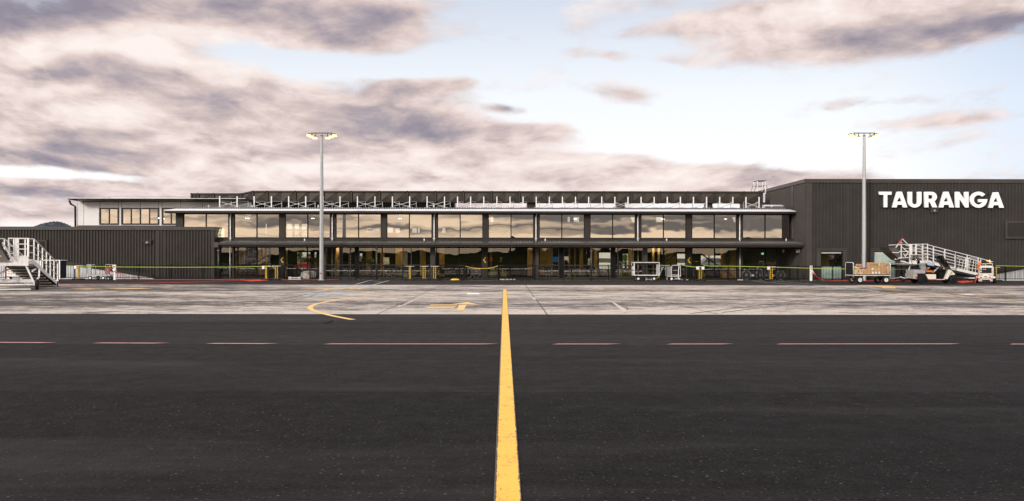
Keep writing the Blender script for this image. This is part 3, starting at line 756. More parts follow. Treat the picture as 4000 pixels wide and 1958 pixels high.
# --------------------------- inside the hall
xi0, xi1 = xL + .1, xR - .2
M().box((xi0, DW + .16, 2.72), (xi1, 68, 2.80)).build('floor', MT['carpet'], term)
M().box((xi0, DW + .15, 4.86), (xi1, 68, 4.90)).build('ceiling', MT['plaster'], term)
def holes_wall(b, x0, x1, z0, z1, y, th, holes):
    """wall with rectangular openings: (hx0, hx1, hz0, hz1) sorted, not overlapping in x"""
    q = x0
    for hx0, hx1, hz0, hz1 in sorted(holes):
        if hx0 > q: b.box((q, y, z0), (hx0, y + th, z1))
        if hz0 > z0: b.box((hx0, y, z0), (hx1, y + th, hz0))
        if hz1 < z1: b.box((hx0, y, hz1), (hx1, y + th, z1))
        q = hx1
    if q < x1: b.box((q, y, z0), (x1, y + th, z1))
    return b
hs = [(1431, 1466), (1469, 1480), (1513, 1535), (1545, 1562), (1610, 1628), (1632, 1639), (1654, 1665), (1668, 1680), (1716, 1740)]
holes = [(PX(a, 68), PX(c, 68), 3.55, 3.92) for a, c in hs] + [(PX(a, 68), PX(c, 68), 3.2, 4.25) for a, c in ((740, 768), (774, 800), (820, 836), (845, 860), (1006, 1018), (1027, 1042), (1120, 1142), (1150, 1168), (1178, 1200))] \
    + [(PX(a, 68), PX(c, 68), 4.42, 4.84) for a, c in ((2241, 2262), (2563, 2588), (2858, 2873), (1916, 1927), (2217, 2226), (2460, 2480))]
holes_wall(M(), xi0, xi1, 2.8, 4.86, 68, .1, holes).build('back_wall', MT['plaster'], term)
M().box((xi1, DW + .15, 2.8), (xi1 + .1, 68, 4.86)).build('end_wall', MT['plaster'], term)
M().box((xi0 - .1, DW + .15, 2.8), (xi0, 68, 4.86)).build('end_wall', MT['plaster'], term)
for i in range(-1, 11, 2):      # splayed glulam props
    xc = PX(P0 + PITCH * i + GW + 10.5, 62.9)
    for s in (-1, 1):
        M().bar((xc + s * .10, 62.75, 2.8), (xc + s * .85, 62.95, 4.86), .34, .18, up=(0, 1, 0)).build('timber_prop', MT['timber'], term)
brs = {0: 1, 1: -1, 2: -1, 4: 1, 5: -1, 8: 1, 9: -1}
for i, s in brs.items():
    x0 = PX(P0 + PITCH * i + 8, 62.4); x1 = PX(P0 + PITCH * i + GW - 8, 62.4)
    a, c = (x0, x1) if s > 0 else (x1, x0)
    M().bar((a, 62.4, 4.80), (a + (c - a) * .9, 62.4, 2.85), .075, .05, up=(0, 1, 0)).build('steel_brace', MT['grey'], term)
    for s2 in (1,):
        if i in (0, 1, 8, 9):
            M().bar((c, 62.5, 2.25), (c + (a - c) * .95, 62.5, .25), .09, .05, up=(0, 1, 0)).build('steel_brace', MT['dkmetal'], term)
for px, w in ((700, .2), (966, .3), (1222, .26), (1342, .1), (1562, .26), (1908, .16), (2247, .26), (2589, .26), (2835, .24), (620, .1)):
    xx = PX(px, 65.5); M().disc((xx, 65.5, 4.55), (0, 0, 1), [(0, w * .5), (.035, w * .52)], 16).build('ceiling_lamp', MT['ceil'], term)
for px in (800, 1240, 1640, 2330, 2750): M().box((PX(px, 67), 67.0, 2.8), (PX(px, 67) + .6, 67.4, 4.86)).build('column', MT['dkplaster'], term)
# ground floor room
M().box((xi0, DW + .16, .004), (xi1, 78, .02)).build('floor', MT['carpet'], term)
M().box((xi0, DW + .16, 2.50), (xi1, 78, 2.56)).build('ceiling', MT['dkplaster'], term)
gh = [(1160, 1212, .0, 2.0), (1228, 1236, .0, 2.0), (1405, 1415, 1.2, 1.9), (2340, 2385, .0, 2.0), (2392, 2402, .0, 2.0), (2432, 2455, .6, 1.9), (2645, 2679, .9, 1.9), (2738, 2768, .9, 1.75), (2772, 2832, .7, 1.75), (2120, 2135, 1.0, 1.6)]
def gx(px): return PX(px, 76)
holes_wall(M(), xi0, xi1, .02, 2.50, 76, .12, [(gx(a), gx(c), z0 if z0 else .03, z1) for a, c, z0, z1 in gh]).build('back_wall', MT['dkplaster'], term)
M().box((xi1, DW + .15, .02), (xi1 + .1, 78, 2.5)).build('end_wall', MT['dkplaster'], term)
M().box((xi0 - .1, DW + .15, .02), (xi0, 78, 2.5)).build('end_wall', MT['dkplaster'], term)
rt = random.Random(8)
for px0, px1, D in ((917, 935, 65), (1008, 1022, 74), (1026, 1034, 74), (1038, 1044, 74), (1113, 1120, 64), (1312, 1323, 70), (1430, 1452, 74), (1485, 1500, 72), (1545, 1572, 73), (1640, 1662, 70), (1716, 1736, 68), (1915, 1922, 65),
                    (2060, 2080, 70), (2110, 2160, 74), (2221, 2228, 64.5), (2243, 2250, 64.5), (2263, 2278, 73), (2320, 2334, 70), (2455, 2475, 73), (2549, 2556, 65), (2571, 2577, 65), (2600, 2640, 74), (2818, 2832, 66), (2850, 2878, 67), (940, 955, 74)):
    M().box((PX(px0, D), D, .02), (PX(px1, D), D + .25, 2.5)).build('timber_panel', MT['amber'], term)
for px0, px1, D, z1 in ((1574, 1592, 66, 1.95), (1497, 1520, 67, 1.55), (2296, 2305, 67, 1.5)):
    M().box((PX(px0, D), D, .02 if z1 > 1.6 else 1.0), (PX(px1, D), D + .05, z1)).build('pale_board', MT['panel'], term)
for px in (880, 1001, 1140, 1340, 1470, 1545, 1600, 1760, 1840, 1960, 2140, 2260, 2360, 2450, 2560, 2740, 2850):
    D = rt.uniform(64, 72); xx = PX(px, D)
    M().box((xx - .5, D, 2.44), (xx + .5, D + .14, 2.498)).build('ceiling_lamp', MT['ceilg'], term)
# advertising screens and little signs inside
M().box((PX(2156, 66), 66, PZ(1024, 66)), (PX(2182, 66), 66.05, PZ(1003, 66))).build('screen', emit('blue_screen', (.02, .10, .26), .5), term)
sg = M(); sg.cur = 0
# departure board: mirrored lettering band
def text_obj(body, size, loc, m, parent, name, ext=.004, mirror=False, align='CENTER', rotz=0, sx=1.0, bold=0.0):
    cu = bpy.data.curves.new(name, 'FONT'); cu.body = body; cu.size = size; cu.extrude = ext; cu.align_x = align; cu.align_y = 'CENTER'; cu.resolution_u = 3; cu.offset = bold
    tmp = bpy.data.objects.new(name, cu); COL.objects.link(tmp); dg = bpy.context.evaluated_depsgraph_get()
    me = bpy.data.meshes.new_from_object(tmp.evaluated_get(dg)); bpy.data.objects.remove(tmp, do_unlink=True)
    me.transform(Matrix.Translation(loc) @ Matrix.Rotation(rotz, 4, 'Z') @ Matrix.Rotation(R(90), 4, 'X') @ Matrix.Diagonal((-sx if mirror else sx, 1, 1, 1)))
    me.materials.clear(); me.materials.append(m); me.name = name
    o = bpy.data.objects.new(name, me); COL.objects.link(o)
    if parent is not None: o.parent = parent; o.matrix_parent_inverse = Matrix.Translation(-parent.location)
    return o
MT['signtext'] = mat('sign_text', (.30, .36, .36), .6, 0, .05, 3)
for px in (1405, 1845, 2330): text_obj('Departures Gates' if px == 1405 else 'Departures', .19, (PX(px, 64), 64, PZ(978, 64)), MT['signtext'], term, 'sign_lettering', mirror=True)
for k, ch in enumerate('1234'):
    p = Vector((PX(1366, 64), 64, PZ(988 + 13 * k, 64)))
    M().disc(p, (0, 1, 0), [(0, .11), (.02, .11)], 20).build('gate_number_disc', MT['yellow'], term)
    text_obj(ch, .15, (p.x, 63.98, p.z), MT['ink'], term, 'gate_number', mirror=True)
for px in (2985,):
    ex = thing('exit_sign', 'small green running man exit sign behind the far right lower window', 'exit sign', (PX(px - 7, 62.6), 62.6, PZ(990, 62.6)))
    p = ex.location
    M().box((p.x - .09, 62.6, p.z - .08), (p.x + .09, 62.63, p.z + .08)).build('panel', emit('exit_green', (.02, .30, .10), 1.2), ex)
    M().box((p.x + .015, 62.592, p.z - .06), (p.x + .045, 62.599, p.z + .06)).box((p.x + .055, 62.592, p.z - .06), (p.x + .08, 62.599, p.z + .06)).box((p.x - .055, 62.592, p.z - .03), (p.x - .02, 62.599, p.z + .045)).build('pictogram', emit('exit_white', (.8, 1, .85), 1.2), ex)
# cafe poster in the upper left window
cf = thing('window_poster', 'cream poster with a slanted left edge reading cuesto, standing inside the upper window', 'poster', (PX(862, 62.3), 62.3, 3.0))
def q2(px, py, D=62.3): return (PX(px, D), D, PZ(py, D) + K * (px - CX) * D / F)
M().prism([q2(848, 929), q2(876, 929), q2(876, 894), q2(858, 893), q2(848, 920)], (0, .02, 0)).build('board', emit('glowing_poster', (.86, .84, .66), 1.5), cf)  # emission put into the board so it shows through the reflecting pane
text_obj('cuesto', .15, (PX(868, 62.28), 62.28, PZ(905, 62.28) + K * -1100 * .0189), MT['ink'], cf, 'lettering', .002, sx=.8)
text_obj('productos de calidad\ncafe y panaderia', .042, (PX(862, 62.28), 62.28, PZ(921, 62.28) + K * -1100 * .0189), MT['ink'], cf, 'lettering', .002) if False else None
lb = M()
for k, (a, c, yy) in enumerate(((852, 871, 917), (854, 869, 921))):
    q = a
    while q < c:
        w_ = rt.uniform(1.2, 3.4); lb.quad(q2(q, yy + 1, 62.28), q2(q + w_, yy + 1, 62.28), q2(q + w_, yy - 1, 62.28), q2(q, yy - 1, 62.28)); q += w_ + .8
lb.build('small_print', MT['ink'], cf)

# --------------------------- hangar with the name
hang = thing('hangar_building', 'tall charcoal ribbed metal building that carries the big white name sign', 'building', (21.3, 59.5, 0))
hx = P(3148, 900, DH).x; hzt = 1.65 + YL(3500, 700) * DH / F
HT = hzt - .27; hxr = 62.0
wz = P(3250, 973, DH).z
b = M(); w1 = (P(3189, 1000, DH).x, P(3309, 1000, DH).x); w2 = (P(3397, 1000, DH).x, P(3535, 1000, DH).x)
for a0, a1, z0 in ((hx + .42, w1[0], 0), (w1[0], w1[1], wz), (w1[1], w2[0], 0), (w2[0], w2[1], wz), (w2[1], hxr, 0)): corr(b, a0, a1, z0, HT, DH, .2365, .075)
b.build('wall', MT['clad2'], hang)
b = M(); b.box((hx, DH - .06, 0), (hx + .42, DH + .02, HT)); b.build('corner_flashing', MT['trim2'], hang)
b = M(); corr(b, DH + .03, 76, 0, HT - .02, hx, .2365, .06, 'y', -1); b.build('side_wall', MT['clad'], hang)
M().box((hx - .07, 61.95, 5.2), (hx + .0, 62.35, HT)).build('side_flashing', MT['trim2'], hang)
b = M(); b.box((hx - .10, DH - .10, HT), (hxr, DH + .3, hzt)); b.build('parapet_cap', MT['trim2'], hang)
M().box((hx - .10, DH + .302, HT + .02), (hx + .25, 76, hzt - .003)).build('parapet_cap', MT['trim2'], hang)
b = M()
q = hx + 2.5
while q < 40: b.box((q, DH - .104, HT), (q + .012, DH - .10, hzt)); q += 3.53
b.build('cap_joint', MT['dkmetal'], hang)
M().box((hx + .3, DH + .3, HT - .2), (hxr, 80, HT - .1)).build('roof', MT['dkmetal'], hang)
M().box((hx + .05, 75.9, 0), (hxr, 76.0, HT)).build('back_wall', MT['clad'], hang)
for (x0, x1), gx0, gx1, blind in ((w1, 3205, 3292, 990.5), (w2, 3413, 3503, 1034)):
    g0, g1 = P(gx0, 1000, DH).x, P(gx1, 1000, DH).x; gt = P(3250, 981, DH).z
    fr = M(); fr.box((x0, DH - .07, 0), (g0, DH + .05, wz - .002)); fr.box((g1, DH - .07, 0), (x1, DH + .05, wz - .002)); fr.box((g0, DH - .07, gt), (g1, DH + .05, wz - .002)); fr.box((x0 - .02, DH - .10, wz), (x1 + .02, DH - .02, wz + .05))
    fr.build('window_surround', MT['trim2'], hang)
    window(hang, g0, g1, .02, gt, DH + .03, [], MT['glassH'], .05, .08)
    zb = P(3250, blind, DH).z
    M().box((g0 + .055, DH + .115, zb), (g1 - .055, DH + .12, gt - .055)).build('blind', MT['blind'], hang)
    M().box((g0 + .055, DH + .115, .075), (g1 - .055, DH + .12, .95)).build('frosted_panel', MT['frost'], hang)
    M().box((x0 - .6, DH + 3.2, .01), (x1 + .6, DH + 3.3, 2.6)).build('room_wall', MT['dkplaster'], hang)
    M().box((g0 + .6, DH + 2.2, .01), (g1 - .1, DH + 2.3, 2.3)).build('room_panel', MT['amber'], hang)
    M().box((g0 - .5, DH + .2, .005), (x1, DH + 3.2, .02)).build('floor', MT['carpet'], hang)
    M().box((g0 + .2, DH + .9, .02), (g0 + 1.0, DH + 1.4, .6)).build('white_cabinet', MT['white'], hang)
    M().box((g0 - .5, DH + .3, 2.62), (x1, DH + 3.2, 2.66)).build('ceiling', MT['dkplaster'], hang)
def louvre(parent, x0, x1, z0, z1, y, m, nsl):
    b = M(); f = .13; b.box((x0, y - .10, z0), (x0 + f, y - .002, z1)); b.box((x1 - f, y - .10, z0), (x1, y - .002, z1)); b.box((x0 + f, y - .10, z1 - f), (x1 - f, y - .002, z1)); b.box((x0 + f, y - .10, z0), (x1 - f, y - .002, z0 + f))
    L = b.build('louvre', m, parent)
    M().box((x0 + f, y - .052, z0 + f), (x1 - f, y - .045, z1 - f)).build('backing', MT['black'], L)
    s = M(); st = (z1 - z0 - 2 * f) / nsl
    for k in range(nsl):
        zz = z0 + f + st * k
        s.add([(x0 + f, y - .093, zz + .15 * st), (x1 - f, y - .093, zz + .15 * st), (x1 - f, y - .054, zz + .75 * st), (x0 + f, y - .054, zz + .75 * st)], [(0, 1, 2, 3)])
        s.box((x0 + f, y - .096, zz + .08 * st), (x1 - f, y - .090, zz + .22 * st))
    s.build('slats', m, L)
DHf = DH - .075
louvre(hang, P(3925, 900, DHf).x, P(4120, 900, DHf).x, P(3960, 933, DHf).z, P(3960, 864, DHf).z, DHf, MT['trim2'], 13)
# --------------------------- low wing
DL = 61.4
low = thing('low_wing_building', 'single storey dark ribbed metal wing at the left end of the terminal', 'building', (-25, 61, 0))
lz = P(400, 886, DL).z; lt = lz - .24
b = M(); lx0 = -52.0; xa, xb, xc_ = P(610, 1000, DL).x, P(634, 1000, DL).x, P(825, 1000, DL).x
corr(b, lx0, xa, 0, lt, DL, .2145, .062); corr(b, xb, xc_, 0, lt, DL - .02, .2145, .062); b.build('wall', MT['clad'], low)
b = M(); b.box((xa, DL - .055, 0), (P(624, 1000, DL).x, DL + .04, lt)); b.box((P(624, 1000, DL).x, DL + .01, 0), (P(628, 1000, DL).x, DL + .04, lt)); b.box((P(628, 1000, DL).x, DL - .075, 0), (xb, DL + .02, lt)); b.box((xc_, DL - .10, 0), (P(839, 1000, DL).x, DL + .6, lt)); b.build('corner_flashing', MT['trim'], low)
b = M(); xd = P(840.5, 1000, DL).x
b.box((lx0, DL - .13, lt), (xd + .02, DL + .75, lz)); b.build('parapet_cap', MT['trim2'], low)
M().box((P(839.2, 1000, DL).x, DL + .02, 0), (xd + .0, DL + .58, lt - .002)).build('end_wall', MT['trim'], low)
b = M()
for px in (137, 328, 520, 616, 716): b.box((P(px, 890, DL).x, DL - .135, lt), (P(px, 890, DL).x + .014, DL - .13, lz))
b.build('cap_joint', MT['dkmetal'], low)
M().box((lx0, DL + .76, lz - .25), (xd - .1, 80, lz - .18)).build('roof', MT['dkmetal'], low)
louvre(low, P(100, 940, DL).x, P(187, 940, DL).x, P(140, 985, DL - .05).z, P(140, 938, DL - .05).z, DL - .045, MT['trim'], 9)
louvre(low, P(30, 940, DL).x, P(80, 940, DL).x, P(140, 985, DL - .05).z, P(140, 938, DL - .05).z, DL - .045, MT['trim'], 9)
def sensor(px, py, D, label, m):
    p = P(px, py, D); t = thing('wall_light', label, 'wall light', p, 'dark wall lights on the cladding')
    M().box((p.x - .27, p.y - .16, p.z - .13), (p.x + .27, p.y - .052, p.z + .12)).build('housing', m, t)
    M().box((p.x - .33, p.y - .22, p.z + .125), (p.x + .33, p.y - .052, p.z + .18)).build('hood', m, t)
    M().disc((p.x, p.y - .165, p.z + .0), (0, -1, 0), [(0, .085), (.05, .08), (.07, .05)], 16).build('lens', MT['grey'], t, True)
sensor(579, 948, DL, 'dark box wall light on the left low wing cladding', MT['trim'])
sensor(3646, 824, DH, 'dark box wall light on the hangar wall under the white letters', MT['trim2'])
sensor(3516, 950, DH, 'dark box wall light on the hangar behind the raised ramp flap', MT['trim2'])
# --------------------------- white upper office block
DO = 66.0
off = thing('office_block', 'white panelled upper storey with a dark overhanging roof behind the low wing', 'building', (-28, 66, 0))
oz0, oz1 = P(500, 886, DO).z - .7, P(500, 790, DO).z; ox0, ox1 = P(301, 830, DO).x, P(980, 830, DO).x
wn = [(388, 465, [427]), (474, 622, [512.5, 548, 584]), (632, 740, [669, 706])]
wz0, wz1 = P(500, 878.5, DO).z, P(500, 812, DO).z
holes_wall(M(), ox0, ox1, oz0, oz1, DO, .15, [(P(a, 850, DO).x, P(c, 850, DO).x, wz0, wz1) for a, c, _ in wn]).build('wall', MT['panel'], off)
b = M()
for px, t, d in ((327, 791, 880), (390.5, 791, 812), (462, 791, 812), (475.5, 791, 812), (548, 791, 812), (619.5, 791, 812), (633, 791, 812), (706, 791, 812), (791, 791, 850), (860, 791, 850)):
    xx = P(px, 850, DO).x; b.box((xx - .012, DO - .004, P(px, d, DO).z), (xx + .012, DO - .001, oz1))
b.build('panel_joint', MT['dkmetal'], off)
for a, c, ms in wn:
    window(off, P(a, 850, DO).x, P(c, 850, DO).x, wz0, wz1, DO - .05, [P(q, 850, DO).x for q in ms], MT['glassU'], .11, .14, .06, MT['trim'])
M().box((ox0 + .02, DO - .03, oz0), (ox1, DO - .001, P(500, 881, DO).z)).build('base_band', MT['trim2'], off)
b = M(); rz = P(500, 776, 64.6).z
x0, x1 = P(264, 780, 64.6).x, ox1
b.add([(x0, 64.6, rz), (x1, 64.6, rz), (x1, 74, rz + .1), (x0, 74, rz + .1), (x0 + .02, 64.62, rz - .07), (x1, 64.62, rz - .07), (x1, DO + .1, oz1), (x0 + .42, DO + .1, oz1), (x1, 74, oz1), (x0 + .42, 74, oz1)],
      [(0, 1, 2, 3), (0, 4, 5, 1), (4, 7, 6, 5), (7, 9, 8, 6), (3, 9, 7, 4, 0), (1, 5, 6, 8, 2), (2, 8, 9, 3)])
b.build('roof', MT['clad'], off)
M().box((x0 + .01, 64.58, rz + .004), (x1, 64.7, rz + .03)).build('roof_edge', MT['alu'], off)
b = M(); b.tube([(ox0 - .35, DO - .5, oz1 + .1), (ox0 - .33, DO - .3, oz1 - .18), (ox0 - .10, DO - .08, oz1 - .35), (ox0 - .08, DO - .07, oz0)], .075, 8); b.build('downpipe', MT['trim'], off, True)
M().box((ox0, DO + .15, oz0), (ox0 + .1, 74, oz1)).build('side_wall', MT['panel'], off)
M().box((ox0, DO + .2, oz0 + .5), (ox1, 70, oz0 + .55)).build('floor', MT['carpet'], off)
holes_wall(M(), ox0, ox1, oz0, oz1, 70, .1, [(P(a, 850, 70).x, P(c, 850, 70).x, P(500, d, 70).z, P(500, e, 70).z) for a, c, d, e in ((450, 462, 874, 849), (484, 488, 874, 852), (628, 632, 874, 820))]).build('back_wall', MT['plaster'], off)
M().box((ox0 + .1, DO + .16, oz1 - .3), (ox1, 70, oz1 - .26)).build('ceiling', MT['plaster'], off)
for px in (603, 670, 430): M().disc((PX(px, 68), 68, oz1 - .42), (0, 0, 1), [(0, .10), (.03, .10)], 14).build('ceiling_lamp', MT['ceil'], off)
# roof safety line
sl = thing('roof_safety_line', 'thin steel safety line with end posts along the white block roof', 'safety line', (-30, 67, rz))
zz = P(430, 768.5, 67).z
for px in (424, 745): M().tube([P(px, 776, 67), P(px + 2, 769, 67)], .04, 6).build('post', MT['galv'], sl)
M().tube([P(427, 768.5, 67), P(590, 769.5, 67), P(745, 768.5, 67)], .012, 4).build('cable', MT['galv'], sl)

# --------------------------- roof duct
duct = thing('roof_duct', 'long dark cross-broken sheet metal air duct lying across the terminal roof', 'air duct', (0, 66.5, 5.9))
DD = 66.5
def dz(py): return PZ(py, DD)
seams = [748, 775, 835, 943, 989]
q = 1045
while q < 2990: seams.append(q); q += 109.4
seams = [s_ for s_ in seams if s_ < 2960] + [2984]
def top(px): return 757 if px <= 943 else (747 if px >= 989 else 757 - 10 * (px - 943) / 46)
def bot(px): return 783 if px <= 835 else (785 if px <= 943 else (791 if px >= 989 else 785 + 6 * (px - 943) / 46))
for i in range(len(seams) - 1):
    a, c = seams[i], seams[i + 1]; b = M(); n = 2 if c - a > 80 else 1
    cells = [(a + (c - a) * k / n, a + (c - a) * (k + 1) / n) for k in range(n)]
    for u0, u1 in cells:
        x0, x1 = PX(u0, DD), PX(u1, DD); t0, t1, b0, b1 = dz(top(u0)), dz(top(u1)), dz(bot(u0)), dz(bot(u1))
        xm, zm = (x0 + x1) / 2, (t0 + t1 + b0 + b1) / 4
        for q_ in ((x0, b0), (x1, b1), (x1, t1), (x0, t0)): b.bar((q_[0], DD - .006, q_[1]), (xm, DD - .118, zm), .022, .014)
        b.add([(x0, DD, b0), (x1, DD, b1), (x1, DD, t1), (x0, DD, t0), (xm, DD - .11, zm)], [(0, 1, 4), (1, 2, 4), (2, 3, 4), (3, 0, 4)])
        b.add([(x0, DD, t0), (x1, DD, t1), (x1, DD + 1.1, t1), (x0, DD + 1.1, t0)], [(0, 1, 2, 3)])
        b.add([(x0, DD, b0), (x1, DD, b1), (x1, DD + 1.1, b1), (x0, DD + 1.1, b0)], [(0, 3, 2, 1)])
        b.add([(x0, DD + 1.1, b0), (x1, DD + 1.1, b1), (x1, DD + 1.1, t1), (x0, DD + 1.1, t0)], [(0, 3, 2, 1)])
    b.build('duct_section', MT['duct'], duct)
    x0 = PX(a, DD)
    M().box((x0 - .045, DD - .13, dz(bot(a)) - .03), (x0 + .045, DD + 1.15, dz(top(a)) + .01)).build('flange', MT['duct'], duct)
    M().add([(PX(a, DD), DD - .13, dz(top(a)) - .0), (PX(c, DD), DD - .13, dz(top(c))), (PX(c, DD), DD - .13, dz(top(c)) - .10), (PX(a, DD), DD - .13, dz(top(a)) - .10),
             (PX(a, DD), DD - .01, dz(top(a))), (PX(c, DD), DD - .01, dz(top(c))), (PX(c, DD), DD - .01, dz(top(c)) - .10), (PX(a, DD), DD - .01, dz(top(a)) - .10)],
            [(0, 1, 2, 3), (4, 7, 6, 5), (0, 4, 5, 1), (3, 2, 6, 7)]).build('top_angle', MT['duct'], duct)
M().box((PX(748, DD), DD, dz(812)), (PX(776, DD), DD + 1.1, dz(783.5))).build('riser', MT['duct'], duct)
M().box((PX(744, DD), DD - .08, dz(800)), (PX(786, DD), DD + 1.15, dz(794))).build('collar', MT['duct'], duct)
M().box((PX(771, DD), DD - .3, dz(812)), (PX(783, DD), DD - .09, dz(784))).build('silver_elbow', MT['galv'], duct)
M().box((PX(2981, DD) - .02, DD - .08, dz(790)), (PX(2987, DD), DD + .0, dz(751))).build('end_pipe', MT['alu'], duct)
# plant behind the left half so no sky shows there
pw = thing('roof_plant_screen', 'low dark plant enclosure under the left half of the duct', 'plant enclosure', (-14, 68.4, 5))
M().box((PX(880, 68.4), 68.4, 5.2), (PX(1775, 68.4), 70, PZ(790, 68.4))).build('panel', MT['dkmetal'], pw)
for nm, a, c in (('short dark box under the duct over the sixth bay', 2058, 2092), ('short dark box under the duct over the seventh bay', 2402, 2440), ('short dark box under the duct over the ninth bay', 2755, 2782)):
    t = thing('duct_branch', nm, 'duct branch', (PX(a, 67), 67, 5.4), 'dark branch boxes under the duct')
    M().box((PX(a, 67), 66.9, 5.44), (PX(c, 67), 67.5, dz(791) - .04)).build('casing', MT['duct'], t, bevel=.02)
    M().box((PX(a - 3, 67), 66.85, 5.56), (PX(c + 3, 67), 67.55, 5.60)).build('collar', MT['duct'], t)
# brace frames
LP_ = [(858, 926), (992.5, 1060), (1127.5, 1194), (1262, 1328), (1396, 1464.5), (1532.5, 1600), (1668, 1736)]
RP_ = [1787 + 51.2 * k for k in range(24)]
def frame_at(xa, xb, label, cross=True, cross2=True):
    D = 62.5; a, c = PX(xa, D), PX(xb, D); zt, zb = PZ(768.5, D), PZ(812, D)
    t = thing('roof_frame', label, 'roof frame', ((a + c) / 2, D, zb), 'white braced post frames along the roof edge')
    for q in (a, c): M().box((q - .037, D - .03, zb), (q + .037, D + .03, zt)).build('post', MT['white'], t)
    for q in (a, c):
        M().box((q + .29, D + 1.7, 5.25), (q + .33, D + 1.74, 5.79)).build('rear_post', MT['galv'], t)
        M().bar((q, D + .06, 5.72), (q + .31, D + 1.72, 5.80), .03, .04).build('bearer', MT['galv'], t)
        M().box((q - .16, D - .10, zb - .005), (q + .26, D + .2, zb + .03)).build('foot_plate', MT['galv'], t)
    if cross:
        M().bar((a, D + .055, zb + .10), (c, D + .055, 5.68), .022, .015, up=(0, 1, 0)).build('brace', MT['white'], t)
        M().bar((a, D + .085, 5.68), (c, D + .085, zb + .06), .022, .015, up=(0, 1, 0)).build('brace', MT['white'], t)
    if cross2: M().bar((a + .3, D + 1.70, 5.3), (c + .3, D + 1.70, 5.66), .03, .02, up=(0, 1, 0)).build('brace', MT['galv'], t)
allp = LP_ + [(RP_[2 * k], RP_[2 * k + 1]) for k in range(12)]
for k, (xa, xb) in enumerate(allp):
    frame_at(xa, xb, '%s white braced roof frame counted from the left end of the duct' % ORD[k], k < 7 or k % 2 == 1 or k in (18, 14), k != 9)
# guard rail on the roof at the right end
gr = thing('roof_guard_rail', 'tall steel ladder guard rail standing on the roof beside the hangar', 'guard rail', (19.3, 69, 6.9))
for D, o in ((68.0, 0), (69.2, 0)):
    xs = (2958, 2990) if D < 69 else (2944, 2978)
    yt = 706 if D < 69 else 709.5
    for px in xs: M().box((PX(px, D) - .035, D - .03, 6.7), (PX(px, D) + .035, D + .03, PZ(yt, D))).build('post', MT['alu'], gr)
    M().box((PX(xs[0] - 2, D), D - .035, PZ(yt, D)), (PX(xs[1] + 3, D), D + .035, PZ(yt, D) + .05)).build('top_rail', MT['dkmetal'], gr)
    M().box((PX(xs[0], D), D - .02, PZ(yt + 20, D)), (PX(xs[1], D), D + .02, PZ(yt + 20, D) + .035)).build('mid_rail', MT['dkmetal'], gr)
    M().bar((PX(xs[0] - 15, D), D, 6.75), (PX(xs[0], D), D, PZ(yt + 7, D)), .03).build('stay', MT['dkmetal'], gr)
    M().bar((PX(xs[1] + 13, D), D, 6.75), (PX(xs[1], D), D, PZ(yt + 7, D)), .03).build('stay', MT['dkmetal'], gr)
# folded roof duct section by hangar
rs = thing('rooflight_upstand', 'low metal upstand with bright ribs beside the hangar wall', 'roof upstand', (19.5, 64, 5.3))
M().prism([(PX(2985, 64.2), 64.2, 5.25), (PX(2985, 64.2), 63.9, 5.48), (PX(2985, 64.2), 64.6, 5.62), (PX(2985, 64.2), 64.9, 5.3)], (PX(3095, 64.2) - PX(2985, 64.2), 0, 0)).build('body', MT['galvroof'], rs)
M().bar((PX(3088, 63.8), 63.7, 5.22), (PX(3100, 63.8), 63.7, 5.62), .05).build('end_stay', MT['dkmetal'], rs)

# --------------------------- big letters
sign = thing('name_sign', 'large white raised capital letters TAURANGA mounted on the charcoal wall', 'sign', (P(3676, 780, DH).x, DH, P(3676, 780, DH).z))
def LQ(pts): return [(3300 + a / 3.68, 680 + c / 3.68) for a, c in pts]
def arcp(cx, cy, rx, ry, a0, a1, n=14): return [(cx + rx * math.cos(R(a0 + (a1 - a0) * i / n)), cy - ry * math.sin(R(a0 + (a1 - a0) * i / n))) for i in range(n + 1)]
def A_(x0, x1, ax0, ax1, t=254, bt=480):
    ht, hb = t + 78, bt - 86
    cxm = (ax0 + ax1) / 2
    fl = (bt - t); wl = 68
    def lx(y): return x0 + (ax0 - x0) * (bt - y) / fl
    def rx_(y): return x1 + (ax1 - x1) * (bt - y) / fl
    out = [(x0, bt), (ax0, t), (ax1, t), (x1, bt), (x1 - wl, bt), (rx_(bt - 38) - wl + 2, bt - 38), (lx(bt - 38) + wl - 2, bt - 38), (x0 + wl, bt)]
    hole = [(cxm, ht), (cxm + 37, hb), (cxm - 37, hb)]
    return [out, hole]
LET = {
 0: [[(496, 254), (673, 255), (673, 299), (613, 299), (613, 478), (558, 478), (558, 299), (496, 299)]],
 1: A_(678, 901, 752, 822),
 2: [[(908, 256), (970, 256), (970, 400)] + arcp(1007, 400, 37, 38, 180, 360, 12) + [(1044, 256), (1104, 256), (1104, 400)] + arcp(1006, 395, 98, 88, 0, -180, 18)],
 3: [[(1145, 480), (1145, 256), (1250, 256)] + arcp(1250, 328, 76, 72, 90, -58, 14) + [(1330, 480), (1258, 480), (1222, 404), (1203, 404), (1203, 480)],
     [(1203, 358), (1203, 302), (1240, 302)] + arcp(1240, 330, 27, 28, 90, -90, 8)],
 4: A_(1350, 1572, 1424, 1492, 255, 481),
 5: [[(1590, 482), (1590, 256), (1646, 256), (1722, 372), (1722, 257), (1781, 257), (1781, 482), (1730, 482), (1649, 362), (1649, 482)]],
 6: [arcp(1925, 370, 124, 116, 40, 360 - 4, 26)[:] + [(2055, 362), (1922, 362), (1922, 405), (1988, 405)] + arcp(1925, 372, 68, 68, -38, -318, 22)],
 7: A_(2062, 2289, 2136, 2208, 262, 486),
}
